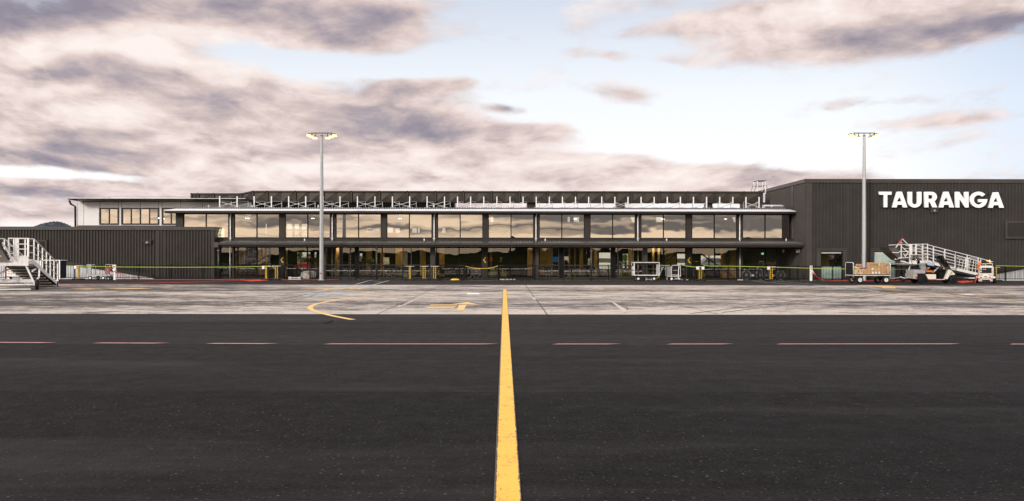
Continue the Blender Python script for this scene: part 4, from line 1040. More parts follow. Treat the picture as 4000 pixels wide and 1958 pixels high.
def letter(k, nm):
    cu = bpy.data.curves.new('letter', 'CURVE'); cu.dimensions = '2D'; cu.fill_mode = 'BOTH'; cu.extrude = .065
    Dl = DH - .28
    for poly in LET[k]:
        pts = LQ(poly); s = cu.splines.new('POLY'); s.points.add(len(pts) - 1)
        for q, (a, c) in zip(s.points, pts): w = P(a, c, Dl); q.co = (w.x, w.z, 0, 1)
        s.use_cyclic_u = True
    tmp = bpy.data.objects.new('letter', cu); COL.objects.link(tmp); dg = bpy.context.evaluated_depsgraph_get()
    me = bpy.data.meshes.new_from_object(tmp.evaluated_get(dg)); bpy.data.objects.remove(tmp, do_unlink=True)
    me.transform(Matrix.Translation((0, Dl + .065, 0)) @ Matrix.Rotation(R(90), 4, 'X')); me.materials.clear(); me.materials.append(MT['letter'])
    o = bpy.data.objects.new('letter', me); COL.objects.link(o); o.parent = sign; o.matrix_parent_inverse = Matrix.Translation(-sign.location); o['label'] = 'white capital letter ' + nm
for k, nm in enumerate('TAURANGA'): letter(k, nm)
for yy in (758.5, 808): M().bar(P(3435, yy - .3, DH - .12), P(3915, yy + .3, DH - .12), .03).build('mounting_rail', MT['dkmetal'], sign)
b = M()
for px in range(3440, 3920, 26):
    for yy in (758.5, 808): p = P(px, yy, DH); b.box((p.x - .01, DH - .21, p.z - .01), (p.x + .01, DH - .05, p.z + .01))
b.build('bracket', MT['dkmetal'], sign)

# --------------------------- landside glimpsed through the hall
lx_ = thing('landside_building', 'pale metal shed glimpsed through the lower windows beyond the hall', 'building', (-20, 112, 0))
M().box((-32, 112, 0), (-18, 125, 5.2)).build('wall', MT['slatw'], lx_); M().prism([(-32.4, 111.5, 5.2), (-32.4, 118.5, 7.0), (-32.4, 125.5, 5.2)], (14.8, 0, 0)).build('roof', MT['galvroof'], lx_)
lx2 = thing('landside_shed', 'light grey shed glimpsed through the lower windows near the baggage cart', 'building', (18, 112, 0))
M().box((10, 112, 0), (34, 125, 3.0)).build('wall', MT['panel'], lx2); M().box((9.6, 111.5, 3.0), (34.4, 125.4, 3.3)).build('roof', MT['trim2'], lx2)

# stains, tyre scuffs and a crack on the ground
scf = mat('tyre_scuff', (.011, .010, .0105), .9, 0, .3, 6, spec=.05)
gpoly('oil_stain', [[(1262, 1262), (1284, 1257), (1302, 1251), (1300, 1257), (1286, 1263), (1270, 1266)], [(1548, 1187.5), (1590, 1189), (1586, 1190.5), (1566, 1191), (1550, 1190)]], scf, .0072)
strip('ground_crack', gpl([(2138, 1229), (2146, 1240), (2140, 1248), (2156, 1256), (2152, 1266)]), .012, scf, .0070)
for pts, w in (([(2300, 1180), (2400, 1190), (2450, 1205), (2440, 1222)], .05), ([(600, 1216), (900, 1196), (1100, 1170), (1200, 1150)], .10), ([(660, 1220), (960, 1199), (1150, 1172), (1240, 1150)], .10),
               ([(2700, 1226), (3000, 1190), (3300, 1160), (3500, 1140)], .12), ([(2790, 1226), (3080, 1191), (3370, 1161), (3560, 1141)], .12)):
    strip('tyre_scuff', [(p.x, p.y) for p in smooth(gpl(pts), 5)], w, MT['scuff'], .0068)

# ================================================================== FENCES
FD = DF_
def fence(px0, px1, label, D=FD, top=1036, ball=True, z0=0.0, name='picket_fence', first_post=None, mt=None):
    mt = mt or MT['black']
    xa, xb = P(px0, 1060, D).x, P(px1, 1060, D).x; zt = PZ(top + 1.6, D)
    t = thing(name, label, 'fence', ((xa + xb) / 2, D, 0), 'black picket fences along the apron' if name == 'picket_fence' else 'inner ramp railings')
    n = max(1, round((xb - xa) / 2.325)); st = (xb - xa) / n
    for i in range(n + 1):
        q = xa + st * i; pb = M(); pb.box((q - .032, D - .032, z0), (q + .032, D + .032, zt + .035))
        pb.add([(q - .036, D - .036, zt + .035), (q + .036, D - .036, zt + .035), (q + .036, D + .036, zt + .035), (q - .036, D + .036, zt + .035), (q, D, zt + .075)], [(0, 1, 4), (1, 2, 4), (2, 3, 4), (3, 0, 4), (0, 3, 2, 1)])
        pb.build('post', mt, t)
        if i < n:
            b = M(); b.box((q + .033, D - .018, zt - .045), (q + st - .033, D + .018, zt - .005)); b.box((q + .033, D - .018, z0 + .12), (q + st - .033, D + .018, z0 + .16))
            k = round((st - .1) / .106)
            for j in range(k):
                w = q + .09 + (st - .18) * j / (k - 1); b.box((w - .009, D - .009, z0 + .161), (w + .009, D + .009, zt - .046))
            b.build('panel', mt, t)
    return t
fence(-84, 1044, 'black picket fence from the left edge to the first pair of striped posts')
fence(1090, 1815, 'black picket fence behind the lamp pole, up to the yellow rope gate')
fence(1948, 2663, 'black picket fence behind the covered baggage cart')
fence(2712, 4062, 'black picket fence running past the box cart to the right edge')
fence(1120, 1262, 'lower inner railing behind the fence near the low aluminium trestle', 60.3, 1052, name='inner_railing')
fence(1705, 1812, 'lower inner railing behind the fence, left of the yellow rope', 60.3, 1052, name='inner_railing')
fence(1950, 2088, 'lower inner railing behind the fence, right of the yellow rope', 60.3, 1052, name='inner_railing')
fence(2720, 3085, 'lower inner railing in front of the bicycles', 60.3, 1052, name='inner_railing')
# side wings of the gate openings
def wing(px, label, hand=0):
    D0, D1 = FD + .05, 60.25; xx = P(px, 1060, FD).x; zt = .97
    t = thing('gate_wing', label, 'gate railing', (xx, FD, 0), 'railings at the gate openings')
    b = M(); b.box((xx - .02, D0, zt - .05), (xx + .02, D1, zt - .01)); b.box((xx - .02, D0, .12), (xx + .02, D1, .16))
    for j in range(16): w = D0 + (D1 - D0) * (j + .5) / 16; b.box((xx - .009, w - .009, .161), (xx + .009, w + .009, zt - .051))
    b.build('panel', MT['black'], t)
    M().box((xx - .033, D1, 0), (xx + .033, D1 + .066, zt + .02)).build('post', MT['black'], t)
    if hand: M().tube([(xx, FD, .99), (xx + hand * .25, FD, 1.02), (xx + hand * .62, FD + .1, .99)], .022, 6).build('handrail', MT['dkmetal'], t)
wing(1048, 'short side railing left of the striped post pair'); wing(1087, 'short side railing right of the striped post pair')
wing(1819, 'gate side railing at the left end of the yellow rope', -1); wing(1944, 'gate side railing at the right end of the yellow rope', 1)
wing(2667, 'gate side railing beside the trolley seen end on'); wing(2708, 'gate side railing left of the tape post by the third chevron')
rp = thing('yellow_rope', 'sagging yellow rope across the gate opening', 'rope', P(1880, 1048, FD))
pts = [P(1819, 1040.5, FD), P(1840, 1045.5, FD), P(1862, 1048.5, FD), P(1885, 1049.5, FD), P(1908, 1048, FD), P(1930, 1044.5, FD), P(1945, 1038.5, FD)]
M().tube(smooth(pts, 4), .017, 6).build('rope', MT['yellow'], rp, True)
# ------------------------------------------------------------------ striped barrier posts
def barrier(px, label, two=False, D=57.9, face='none', hole=0):
    p = P(px, 1094, D); X = p.x; t = thing('barrier_post', label, 'barrier post', (X, D, 0), 'striped retractable barrier posts')
    zt = .955
    def col(x0, x1):
        b = M().box((-(x1 - x0) / 2, -.05, 0), ((x1 - x0) / 2, .05, zt - .09)); o = b.build('striped_post', MT['hazard'], None)
        o.parent = t; o.location = ((x0 + x1) / 2 - X, 0, .09)
    if two: col(X - .095, X - .035); col(X + .035, X + .095); M().box((X - .034, D - .03, .09), (X + .034, D + .03, zt)).build('spine', MT['black'], t)
    else: col(X - .06, X + .06)
    b = M(); b.box((X - .29, D - .05, zt + .0), (X + .29, D + .05, zt + .022)); b.build('top_bar', MT['alu'], t)
    if face != 'none':
        s = -1 if face == 'l' else 1
        M().box((X + s * .10, D - .09, zt - .19), (X + s * .27, D + .03, zt - .012)).build('tape_cassette', MT['white'], t, bevel=.012)
        if face == 'b': M().box((X - .27, D - .09, zt - .19), (X - .10, D + .03, zt - .012)).build('tape_cassette', MT['white'], t, bevel=.012)
    bb = M(); bb.prism([(X - .36, D - .24, 0), (X + .36, D - .24, 0), (X + .33, D - .2, .07), (X + .12, D - .14, .10), (X - .12, D - .14, .10), (X - .33, D - .2, .07)], (0, .48, 0))
    bb.build('rubber_base', MT['rubber'], t, bevel=.012)
    for s in (-1, 1): M().tube([(X + s * .28, D - .28, .05), (X + s * .28, D + .28, .05)], .048, 8).build('roller', MT['rubber'], t, True)
    return X
barrier(307, 'striped barrier post at the left, by the grey and red ended trolley', face='l')
barrier(1040, 'striped barrier post, left of the close pair near the first chevron', face='l')
barrier(1080, 'striped barrier post, right of the close pair near the first chevron', True)
barrier(1601, 'single striped barrier post at the left of the three by the first lobby')
barrier(1657, 'middle striped barrier post of the three by the first lobby', True)
barrier(1698, 'right striped barrier post of the three by the first lobby', True)
barrier(2735, 'double striped barrier post with two white tape cassettes and a hanging strap', True, face='b')
barrier(3012, 'striped barrier post in front of the bicycles', True, face='l')
barrier(3889, 'striped barrier post behind the white ground power unit', False, D=57.4)
def tape(pts, label, m='lime', w=.034):
    pts = [P(a, c, 57.86) for a, c in pts]; o = pts[len(pts) // 2]
    t = thing('barrier_tape', label, 'barrier tape', o, 'lime green barrier tapes')
    b = M()
    for p, q in zip(pts, pts[1:]): b.bar(p, q, .004, w)
    b.build('webbing', MT[m], t)
tape([(232, 1047), (300, 1040)], 'short lime tape from the left stairs to the first striped post')
tape([(234, 1035), (244, 1034)], 'stub of lime tape on the rail of the left stairs')
tape([(313, 1040), (380, 1041), (440, 1042)], 'lime tape crossing above the grey and red ended trolley')
tape([(454, 1043), (700, 1044.5), (900, 1043.5), (1034, 1041)], 'longest lime tape, in front of the dark low wing')
tape([(1044, 1041), (1066, 1042)], 'short lime tape between the close pair of striped posts')
tape([(1068, 1036), (1066, 1043), (1077, 1054)], 'loose lime strap hanging beside the striped pair', w=.03)
tape([(2578, 1037), (2612, 1037.5)], 'thin lime tape between the covered cart and the end-on trolley', w=.03)
tape([(2664, 1037), (2700, 1042), (2724, 1044)], 'bright yellow tape from the end-on trolley to the striped post')
tape([(2747, 1036), (2760, 1039), (2880, 1040.5), (3003, 1044)], 'lime tape from the double striped post to the post by the bicycles')
tape([(2745, 1042), (2746.5, 1055), (2745.5, 1066)], 'lime strap hanging straight down from the double striped post', w=.045)
tape([(3018, 1044), (3100, 1046), (3166, 1048.5)], 'lime tape from the bicycles to the white service post')
tape([(3172, 1048.5), (3303, 1051)], 'lime tape from the white service post to the box cart')
tape([(3481, 1052), (3560, 1052.5), (3652, 1053)], 'thin lime tape behind the cream utility cart', w=.035)
tape([(3750, 1051), (3820, 1049)], 'lime tape seen through the ramp railing')
tape([(3885, 1038), (3925, 1039), (4060, 1042)], 'lime tape leaving the frame at the right edge')
# ------------------------------------------------------------------ service posts and cables
def service_post(px, label, sx):
    D = 57.9; X = P(px, 1060, D).x; t = thing('service_post', label, 'service post', (X, D, 0), 'white electrical service posts')
    M().box((X - .072, D - .06, 0), (X + .072, D + .06, 1.04)).build('post', MT['white'], t, bevel=.006)
    if sx: M().box((X - .13, D - .08, .80), (X - .073, D + .08, 1.03)).build('socket_box', MT['white'], t, bevel=.006)
    M().disc((X - .02, D - .06, .96 if not sx else .9), (0, -1, 0), [(0, .04), (.03, .04), (.035, .02)], 12).build('socket', MT['ink'], t, True)
    return X
service_post(449, 'white service post beside the grey and red ended trolley', True)
service_post(3168, 'white service post at the hangar corner', False)
def cable(name, label, pts, plug=None, r=.018, m='redhose', dark=()):
    t = thing(name, label, 'cable', pts[len(pts) // 2], 'red power cables')
    M().tube(smooth(pts, 3), r, 6).build('cable_run', MT[m], t, True)
    for a, c in dark: M().tube([a, c], r * 1.15, 6).build('black_section', MT['ink'], t, True)
    if plug:
        a, c, e = plug
        M().tube([a, a.lerp(c, .15), a.lerp(c, .2), c], [.03, .045, .055, .055], 10).build('plug', MT['alu'], t, True)
        M().tube([c, c.lerp(e, .2), c.lerp(e, .8), e], [.062, .075, .055, .03], 10).build('connector', MT['red'], t, True)
def C2(px, py, D=57.7): return P(px, py, D)
def gz(px, py): p = gp(px, py); return Vector((p.x, p.y, .024))
cable('power_cable', 'red cable hanging from the left service post and running along the fence foot', [C2(440, 1040.5), C2(432, 1042), C2(432, 1047), C2(438, 1052), C2(443, 1056), C2(455, 1064), C2(470, 1071), C2(490, 1079), C2(510, 1085), C2(530, 1090),
      gz(560, 1093.5), gz(650, 1094.2), gz(760, 1094.3), gz(900, 1094.5), gz(1100, 1095), gz(1200, 1094.6), gz(1318, 1094.8)], (C2(440, 1053), C2(451, 1061), C2(460, 1066)), dark=((gz(555, 1093.3), gz(566, 1093.5)),))
cable('power_cable', 'red cable with black joints from the left stairs to the coil by the striped posts', [gz(138, 1104), gz(160, 1109), gz(200, 1112), gz(270, 1111.5), gz(390, 1110.6), gz(500, 1109.3), gz(640, 1106.6), gz(780, 1103), gz(880, 1099.5), gz(960, 1096.5)],
      dark=((gz(175, 1110.6), gz(262, 1111.6)), (gz(400, 1110.4), gz(438, 1110.0))))
t = thing('cable_coil', 'flat loose coil of red cable on the ground in front of the striped pair', 'cable coil', gz(1000, 1097))
for k in range(5): M().tube(smooth([gz(955 - 4 * k, 1096), gz(975, 1099.5 - .3 * k), gz(1012, 1099.5 - .5 * k), gz(1035 + 3 * k, 1097.4), gz(1015, 1095.8), gz(975, 1095.6), gz(958, 1096.6)], 4), .022, 5).build('cable_loop', MT['redhose'], t, True)
cable('power_cable', 'red cable hanging from the service post at the hangar corner', [C2(3166, 1047), C2(3168, 1051), C2(3172, 1058), C2(3184, 1075), C2(3192, 1083), C2(3204, 1090), C2(3218, 1095), gz(3240, 1097.5), gz(3300, 1098.2), gz(3500, 1098.6), gz(3640, 1099), gz(3870, 1099.5)],
      (C2(3170, 1056), C2(3179, 1068), C2(3186, 1077)))
t = thing('cable_coil', 'heaped coil of red cable between the utility cart and the ground power unit', 'cable coil', gz(3770, 1103))
rr = random.Random(4)
for k in range(6):
    a = rr.uniform(-5, 5); zz_ = .024 + .012 * k
    def cq(px, D): return Vector((P(px, 1103, D).x, D, zz_))
    pts = [cq(3742 + a, 54.0), cq(3755, 53.3 + rr.uniform(-.2, .2)), cq(3785 + a, 53.2 + rr.uniform(-.2, .2)), cq(3798 + a, 53.9), cq(3780, 54.6), cq(3755, 54.7), cq(3742 + a, 54.0)]
    M().tube(smooth(pts, 4), .024, 5).build('cable_loop', MT['redhose'], t, True)
t = thing('yellow_hose_coil', 'small flat coil of yellow hose lying at the fence foot', 'hose coil', gz(1779, 1094))
for k in range(4): M().tube([Vector((gz(1779, 1095).x + (.30 - .03 * k) * math.cos(a), 58.05 + .20 * math.sin(a), .03 + .018 * k)) for a in [q * math.pi / 8 for q in range(17)]], .026, 6).build('hose_loop', MT['yellow'], t, True)
for k, (px, lab) in enumerate(((1957, 'rounded stone by the gate post'), (1966, 'small flat stone by the gate post'), (1979, 'stone beside the gate, third in the row'), (1984, 'larger stone in the middle of the row'), (1996, 'stone second from the end of the row'), (2009, 'biggest stone at the right end of the row by the gate'),
                               (2663, 'flat stone under the fence right of the end-on trolley'), (2684, 'small stone beside the dark gate wing'), (2886, 'flat stone left of the downpipe foot'), (2892, 'upright stone at the downpipe foot'), (2899, 'low stone right of the downpipe foot'),
                               (1205, 'large boulder behind the fence near the lamp pole'))):
    big = px == 1205; r = .10 if not big else .62; D = 58.3 if not big else 59.0; X = P(px, 1090, D).x
    bm = bmesh.new(); bmesh.ops.create_icosphere(bm, subdivisions=2, radius=r); rr = random.Random(k)
    for v_ in bm.verts: v_.co *= rr.uniform(.85, 1.12); v_.co.z *= .62; v_.co += Vector((X, D, r * .45))
    me = bpy.data.meshes.new('stone'); bm.to_mesh(me); bm.free(); me.materials.append(MT['rock']); o = bpy.data.objects.new('stone', me); COL.objects.link(o)
    tag(o, lab, 'stone', 'stones along the fence foot')
# ------------------------------------------------------------------ ramp side walls (white with a dark sloping cap)
def ramp_wall(name, pts, D, label, th=.3):
    t = thing(name, label, 'ramp wall', P(pts[0][0], 1090, D))
    w = [P(a, c, D) for a, c in pts]
    M().prism([w[0], w[1], Vector((w[1].x, D, 0)), Vector((w[0].x, D, 0))], (0, th, 0)).build('wall', MT['slatw'], t)
    M().prism([w[0] + Vector((0, -.05, .20)), w[1] + Vector((0, -.05, .20)), w[1] + Vector((0, -.05, -.0)), w[0] + Vector((0, -.05, -.0))], (0, th + .1, 0)).build('cap', MT['clad'], t)
ramp_wall('ramp_wall', [(-60, 985), (596, 1085)], 60.2, 'white ribbed ramp wall with a dark sloping cap behind the left fence')
ramp_wall('ramp_wall', [(3893, 1071), (4080, 1036)], 59.0, 'white ribbed ramp wall with a dark sloping cap at the right edge')

# ------------------------------------------------------------------ floodlight poles
def pole(px, mirror, label):
    D = 57.95; X = P(px, 1000, D).x; s = -1 if mirror else 1
    t = thing('floodlight_pole', label, 'floodlight pole', (X, D, 0), 'tall galvanised floodlight poles')
    zt = PZ(531, D) + K * (px - CX) * D / F; zb = PZ(519, D) + K * (px - CX) * D / F
    segs = [(0, .152), (2.9, .135), (2.902, .142), (6.8, .118), (6.802, .122), (zt, .088)]
    M().tube([(X, D, a) for a, r in segs], [r for a, r in segs], 8).build('pole', MT['galv'], t)
    M().box((X - .2, D - .2, 0), (X + .2, D + .2, .03)).build('base_plate', MT['galv'], t)
    M().tube([(X, D, zt - .1), (X, D, zb - .02)], .05, 10).build('spigot', MT['galv'], t, True)
    M().tube([(X, D, zt - .02), (X, D, zt + .02)], .105, 8).build('cap', MT['dkmetal'], t)
    w0, w1 = -.70 * s, .79 * s
    M().box((X - .72, D - .05, zb - .045), (X + .74, D + .05, zb)).build('cross_arm', MT['dkmetal'], t)
    M().box((X - .08, D - .16, .42), (X + .04, D - .146, .52)).build('warning_label', MT['red'], t)
    k = 0
    for side in (-1, 1):
        M().box((X + side * .40 - .015, D - .03, zb - .27), (X + side * .40 + .015, D + .03, zb - .045)).build('bracket', MT['dkmetal'], t)
        M().box((X + side * .69 - .02, D - .03, zb - .22), (X + side * .69 + .02, D + .03, zb - .045)).build('bracket', MT['dkmetal'], t)
        for q in range(3):
            cx_ = X + side * (.44 + .21 * q) ; cz = zb - .36 + .095 * q; dy = -.10 + .10 * q
            tilt = R(20) * side
            h = M().tube([(cx_ - .17, D + dy, cz + .02 - .17 * math.tan(0)), (cx_, D + dy, cz + .055), (cx_ + .17, D + dy, cz + .02)], [.055, .10, .05], 8).build('lamp_housing', MT['dkmetal'], t, True)
            M().add([(cx_ - .155, D + dy - .13, cz - .035), (cx_ + .155, D + dy - .13, cz - .035), (cx_ + .155, D + dy + .07, cz - .075), (cx_ - .155, D + dy + .07, cz - .075), (cx_ - .155, D + dy - .13, cz + .035), (cx_ + .155, D + dy - .13, cz + .035), (cx_ + .155, D + dy + .07, cz + .0), (cx_ - .155, D + dy + .07, cz + .0)],
                    [(0, 3, 2, 1), (0, 1, 5, 4), (1, 2, 6, 5), (2, 3, 7, 6), (3, 0, 4, 7), (4, 5, 6, 7)]).build('lamp_lens', MT['lamp'], h)
pole(1256, False, 'tall grey floodlight pole with lit amber lamps, in front of the terminal windows')
pole(3375, True, 'tall grey floodlight pole with lit amber lamps, in front of the hangar')

# ================================================================== VEHICLES AND EQUIPMENT
def wheel(parent, c, r, w, axis=(0, 1, 0), rim='alu', rr=.56):
    c = Vector(c); ax = Vector(axis).normalized()
    t = M().disc(c - ax * (w / 2), ax, [(0, r * .80), (w * .08, r * .95), (w * .25, r), (w * .75, r), (w * .92, r * .95), (w, r * .80), (w * .9, r * rr), (w * .1, r * rr)], 24).build('wheel', MT['rubber'], parent, True)
    M().disc(c - ax * (w / 2 + .004), ax, [(0, r * rr * .9), (.0, r * rr), (w * .3, r * rr), (w * .7, r * rr), (w + .008, r * rr), (w + .008, r * rr * .9), (w * .75, r * .40)], 20).build('rim', MT[rim], t, False)
    M().disc(c - ax * (w / 2 + .012), ax, [(0, r * .12), (w + .024, r * .12)], 10).build('hub', MT['ink'], t, True)
    return t
def V(D, ox, oy, sc_):
    """maps enlarged-crop coordinates onto the vertical plane at distance D; d = metres further back"""
    def f(a, c, d=0.0): p = P(ox + a / sc_, oy + c / sc_, D); return Vector((p.x, D + d, p.z))
    return f
# ---- utility cart (cream)
c = V(52.3, 3460, 900, 4.85); X0 = c(900, 940).x
cart = thing('utility_cart', 'cream electric utility cart with clear rear cover and grey cargo box', 'utility cart', (X0, 52.8, 0))
TW = 1.08
def side(b, pts, d0, d1): return b.prism([c(a, e, d0) for a, e in pts], (0, d1 - d0, 0))
for a, e, r in ((690, 945, .222), (1290, 945, .228)):
    p = c(a, e); wheel(cart, (p.x, 52.3 + .09, r), r, .18, rim='black'); wheel(cart, (p.x, 52.3 + TW - .09, r), r, .18, rim='black')
pb = M(); side(pb, [(756, 835), (957, 835), (957, 930), (816, 930), (790, 905)], .02, TW - .02); pb.build('side_panel', MT['cream'], cart, bevel=.01)
pb = M(); side(pb, [(1185, 748), (1222, 748), (1262, 772), (1318, 835), (1300, 846), (1242, 848), (1198, 878), (1176, 925), (1130, 925), (1158, 852), (1182, 800)], .0, TW); pb.build('front_body', MT['cream'], cart, bevel=.015)
pb = M(); side(pb, [(590, 900), (602, 862), (640, 830), (690, 818), (745, 828), (775, 868), (800, 930), (822, 965), (800, 978), (770, 955), (752, 905), (722, 880), (690, 872), (655, 882), (630, 912), (618, 940), (596, 930)], -.01, TW + .01); pb.build('rear_fender', MT['canvas'], cart)
pb = M(); side(pb, [(815, 932), (1150, 932), (1172, 926), (1166, 948), (830, 952)], .03, TW - .03); pb.build('sill', MT['black'], cart)
M().box(c(958, 927, -.01), c(1117, 937, .10)).build('step_edge', MT['alu'], cart)
pb = M(); side(pb, [(1040, 770), (1190, 742), (1188, 800), (1160, 852), (1130, 925), (960, 925), (960, 905), (1060, 905)], .25, TW - .04); pb.build('footwell', MT['black'], cart)
pb = M(); side(pb, [(1200, 872), (1240, 850), (1305, 848), (1318, 862), (1300, 872), (1245, 866)], .0, TW); pb.build('front_fender', MT['canvas'], cart)
pb = M(); side(pb, [(1060, 735), (1190, 742), (1150, 770), (1060, 765)], .1, TW - .1); pb.build('dashboard', MT['black'], cart, bevel=.02)
pb = M(); side(pb, [(540, 750), (750, 750), (750, 818), (540, 818)], 0, TW); pb.build('cargo_box', MT['galv'], cart, bevel=.006)
pb = M(); side(pb, [(520, 820), (600, 820), (600, 925), (520, 915)], .02, TW - .02); pb.build('diamond_plate', MT['alud'], cart)
pb = M(); side(pb, [(600, 820), (760, 820), (760, 840), (600, 850)], .05, TW - .05); pb.build('chassis', MT['black'], cart)
pb = M(); side(pb, [(585, 855), (1180, 915), (1180, 940), (585, 925)], .3, TW - .3); pb.build('frame', MT['black'], cart)
pb = M(); pb.box(c(566, 872, -.012), c(592, 886, .1)).box(c(566, 890, -.012), c(592, 905, .1)); pb.build('tail_light', MT['red'], cart)
pb = M(); side(pb, [(782, 800), (950, 805), (955, 828), (760, 834), (760, 815)], .08, TW - .08); pb.build('seat', MT['canvas'], cart, bevel=.03)
pb = M(); side(pb, [(800, 762), (830, 758), (948, 770), (950, 795), (795, 793)], .15, .7); pb.build('orange_bag', MT['orange'], cart, bevel=.02)
pb = M(); side(pb, [(780, 745), (848, 700), (852, 708), (800, 752)], .1, .9); pb.build('seat_back', MT['alud'], cart)
for k in range(3):
    pb = M(); side(pb, [(650 + 42 * k, 655), (685 + 42 * k, 655), (700 + 38 * k, 742), (668 + 38 * k, 742)], .05 + .02 * k, .12 + .02 * k); pb.build('guard_slat', MT['grey'], cart)
pb = M(); side(pb, [(785, 600), (800, 590), (935, 632), (905, 675), (805, 662), (782, 645)], -.02, .03); pb.build('patterned_cover', MT['bluepat'], cart)
for d in (0.03, TW - .03):
    M().tube([c(640, 560, d), c(655, 650, d), c(660, 750, d)], .014, 6).build('roof_strut', MT['black'], cart)
    M().tube([c(790, 748, d), c(757, 640, d), c(743, 560, d), c(740, 485, d), c(752, 472, d), c(1066, 466, d), c(1080, 472, d), c(1255, 760, d)], .014, 6).build('roof_strut', MT['black'], cart)
    M().tube([c(966, 478, d), c(1140, 735, d)], .013, 6).build('windscreen_post', MT['black'], cart)
    M().tube([c(945, 670, d), c(1050, 780, d)], .02, 6).build('grab_rail', MT['black'], cart)
    M().tube([c(800, 760, d), c(830, 742, d), c(870, 748, d), c(950, 822, d)], .012, 6).build('arm_rail', MT['black'], cart)
M().prism([c(640, 466, .0), c(1066, 466, .0), c(1075, 474, .0), c(640, 474, 0)], (0, TW, 0)).build('roof', MT['grey'], cart)
M().prism([c(970, 482, .04), c(1072, 480, .04), c(1248, 755, .04), c(1140, 730, .04)], (0, .01, 0)).build('side_window', MT['tintg'], cart)
M().quad(c(1078, 478, .03), c(1078, 478, TW - .03), c(1240, 745, TW - .03), c(1240, 745, .03)).build('windscreen', MT['tintg'], cart)
cv = M()
rr = random.Random(6)
gx_ = [622, 650, 690, 730, 752]; gy_ = [466, 495, 520, 560, 575]
for j, d in enumerate((0.0, TW)):
    vs = [c(a, e, d + rr.uniform(-.03, .03)) for e in gy_ for a in gx_]; cv.add(vs, [(r_ * 5 + q, r_ * 5 + q + 1, (r_ + 1) * 5 + q + 1, (r_ + 1) * 5 + q) for r_ in range(4) for q in range(4)])
vs = [c(622 + rr.uniform(-8, 8), e, TW * k / 4) for e in gy_ for k in range(5)]; cv.add(vs, [(r_ * 5 + q, r_ * 5 + q + 1, (r_ + 1) * 5 + q + 1, (r_ + 1) * 5 + q) for r_ in range(4) for q in range(4)])
cv.build('clear_cover', MT['clear'], cart, True)
M().prism([c(645, 620, .01), c(752, 612, .01), c(752, 655, .01), c(650, 650, .01)], (0, .02, 0)).build('rear_canvas', MT['grey'], cart)
M().box(c(820, 442, .4), c(890, 450, .6)).build('beacon_bar', MT['card2'], cart); M().box(c(840, 450, .45), c(866, 466, .5)).build('beacon_stem', MT['alu'], cart)
p = c(930, 662, .35); M().tube([p + Vector((.19 * math.cos(a) * .55, .19 * math.sin(a), .19 * math.cos(a) * .65)) for a in [q * math.pi / 8 for q in range(17)]], .014, 6).build('steering_wheel', MT['black'], cart, True)
M().tube([p, c(1080, 790, .35)], .018, 6).build('steering_column', MT['black'], cart)
pb = M(); side(pb, [(950, 805), (1070, 700), (1085, 712), (1060, 745), (965, 822)], .5, .55); pb.build('column_panel', MT['alu'], cart)
M().tube([c(1250, 780, -.05), c(1198, 866, -.06)], .012, 5).build('front_strap', MT['ink'], cart)
M().tube([c(440, 915, .5), c(590, 880, .5)], .03, 6).build('hitch', MT['alud'], cart)
for k in range(3): M().tube([c(655 + 28 * k, 640 - 18 * (k % 2), -.012), c(683 + 28 * k, 622 + 18 * (k % 2), -.012)], .008, 4).build('lime_trim', MT['lime'], cart)

# ---- flat baggage cart with boxes
s_ = 4.849; c = V(52.3, 3250, 900, s_); BW = 1.22
bc = thing('box_cart', 'flat baggage cart carrying cardboard boxes, with a rolled black cover', 'baggage cart', (c(760, 940).x, 52.9, 0))
for a in (537, 1033):
    p = c(a, 943); wheel(bc, (p.x, 52.39, .222), .222, .13, rim='alu'); wheel(bc, (p.x - .02, 52.3 + BW, .222), .222, .13, rim='alud')
    M().box((p.x - .03, 52.5, .19), (p.x + .03, 52.3 + BW - .1, .25)).build('axle', MT['dkmetal'], bc)
    M().prism([(p.x - .2, 52.6, .47), (p.x + .35, 52.6, .47), (p.x + .12, 52.6, .22), (p.x - .05, 52.6, .22)], (0, .6, 0)).build('axle_bracket', MT['dkmetal'], bc)
M().box(c(412, 848), c(1116, 862, BW)).build('deck', MT['alu'], bc)
M().box(c(424, 836, .02), c(1108, 847.5, BW - .02)).build('deck_mat', MT['dkmetal'], bc)
for a0, tp in ((408, 612), (1108, 620)):
    fr = M()
    s = -1 if a0 < 600 else 1
    for d in (0.02, BW):
        fr.tube([c(a0, 890, d), c(a0, tp + 40, d), c(a0 - s * 0, tp + 20, d)], .022, 8)
    fr.tube([c(a0, tp + 20, .02), c(a0, tp + 6, .06), c(a0, tp, .16), c(a0, tp, BW - .16), c(a0, tp + 6, BW - .04), c(a0, tp + 20, BW)], .022, 8)
    fr.build('end_frame', MT['alu'], bc, True)
M().prism([c(404, 660, .04), c(408, 660, .04), c(408, 832, .04), c(404, 832, .04)], (0, BW - .08, 0)).build('end_board', MT['canvas'], bc)
M().prism([c(1104, 640, .06), c(1108, 640, .06), c(1108, 832, .06), c(1104, 832, .06)], (0, BW - .1, 0)).build('end_board', MT['alud'], bc)
M().prism([c(404, 612, .03), c(416, 606, .03), c(440, 618, .03), c(462, 645, .03), c(440, 668, .03), c(404, 664, .03)], (0, BW - .06, 0)).build('rolled_cover', MT['canvas'], bc, bevel=.03)
M().bar(c(412, 864, .3), c(470, 905, .3), .03).build('stay', MT['alud'], bc)
tb = M(); tb.bar(c(1112, 935, .6), c(1395, 893, .6), .05, .04); tb.bar(c(1112, 935, .35), c(1200, 922, .6), .04).bar(c(1112, 935, .85), c(1200, 922, .6), .04); tb.build('tow_bar', MT['alud'], bc)
M().tube([c(1388, 900, .6), c(1388, 878, .6)], .03, 8).tube([c(1395, 893, .6), c(1480, 918, .55)], .025, 6).build('tow_eye', MT['alu'], bc)
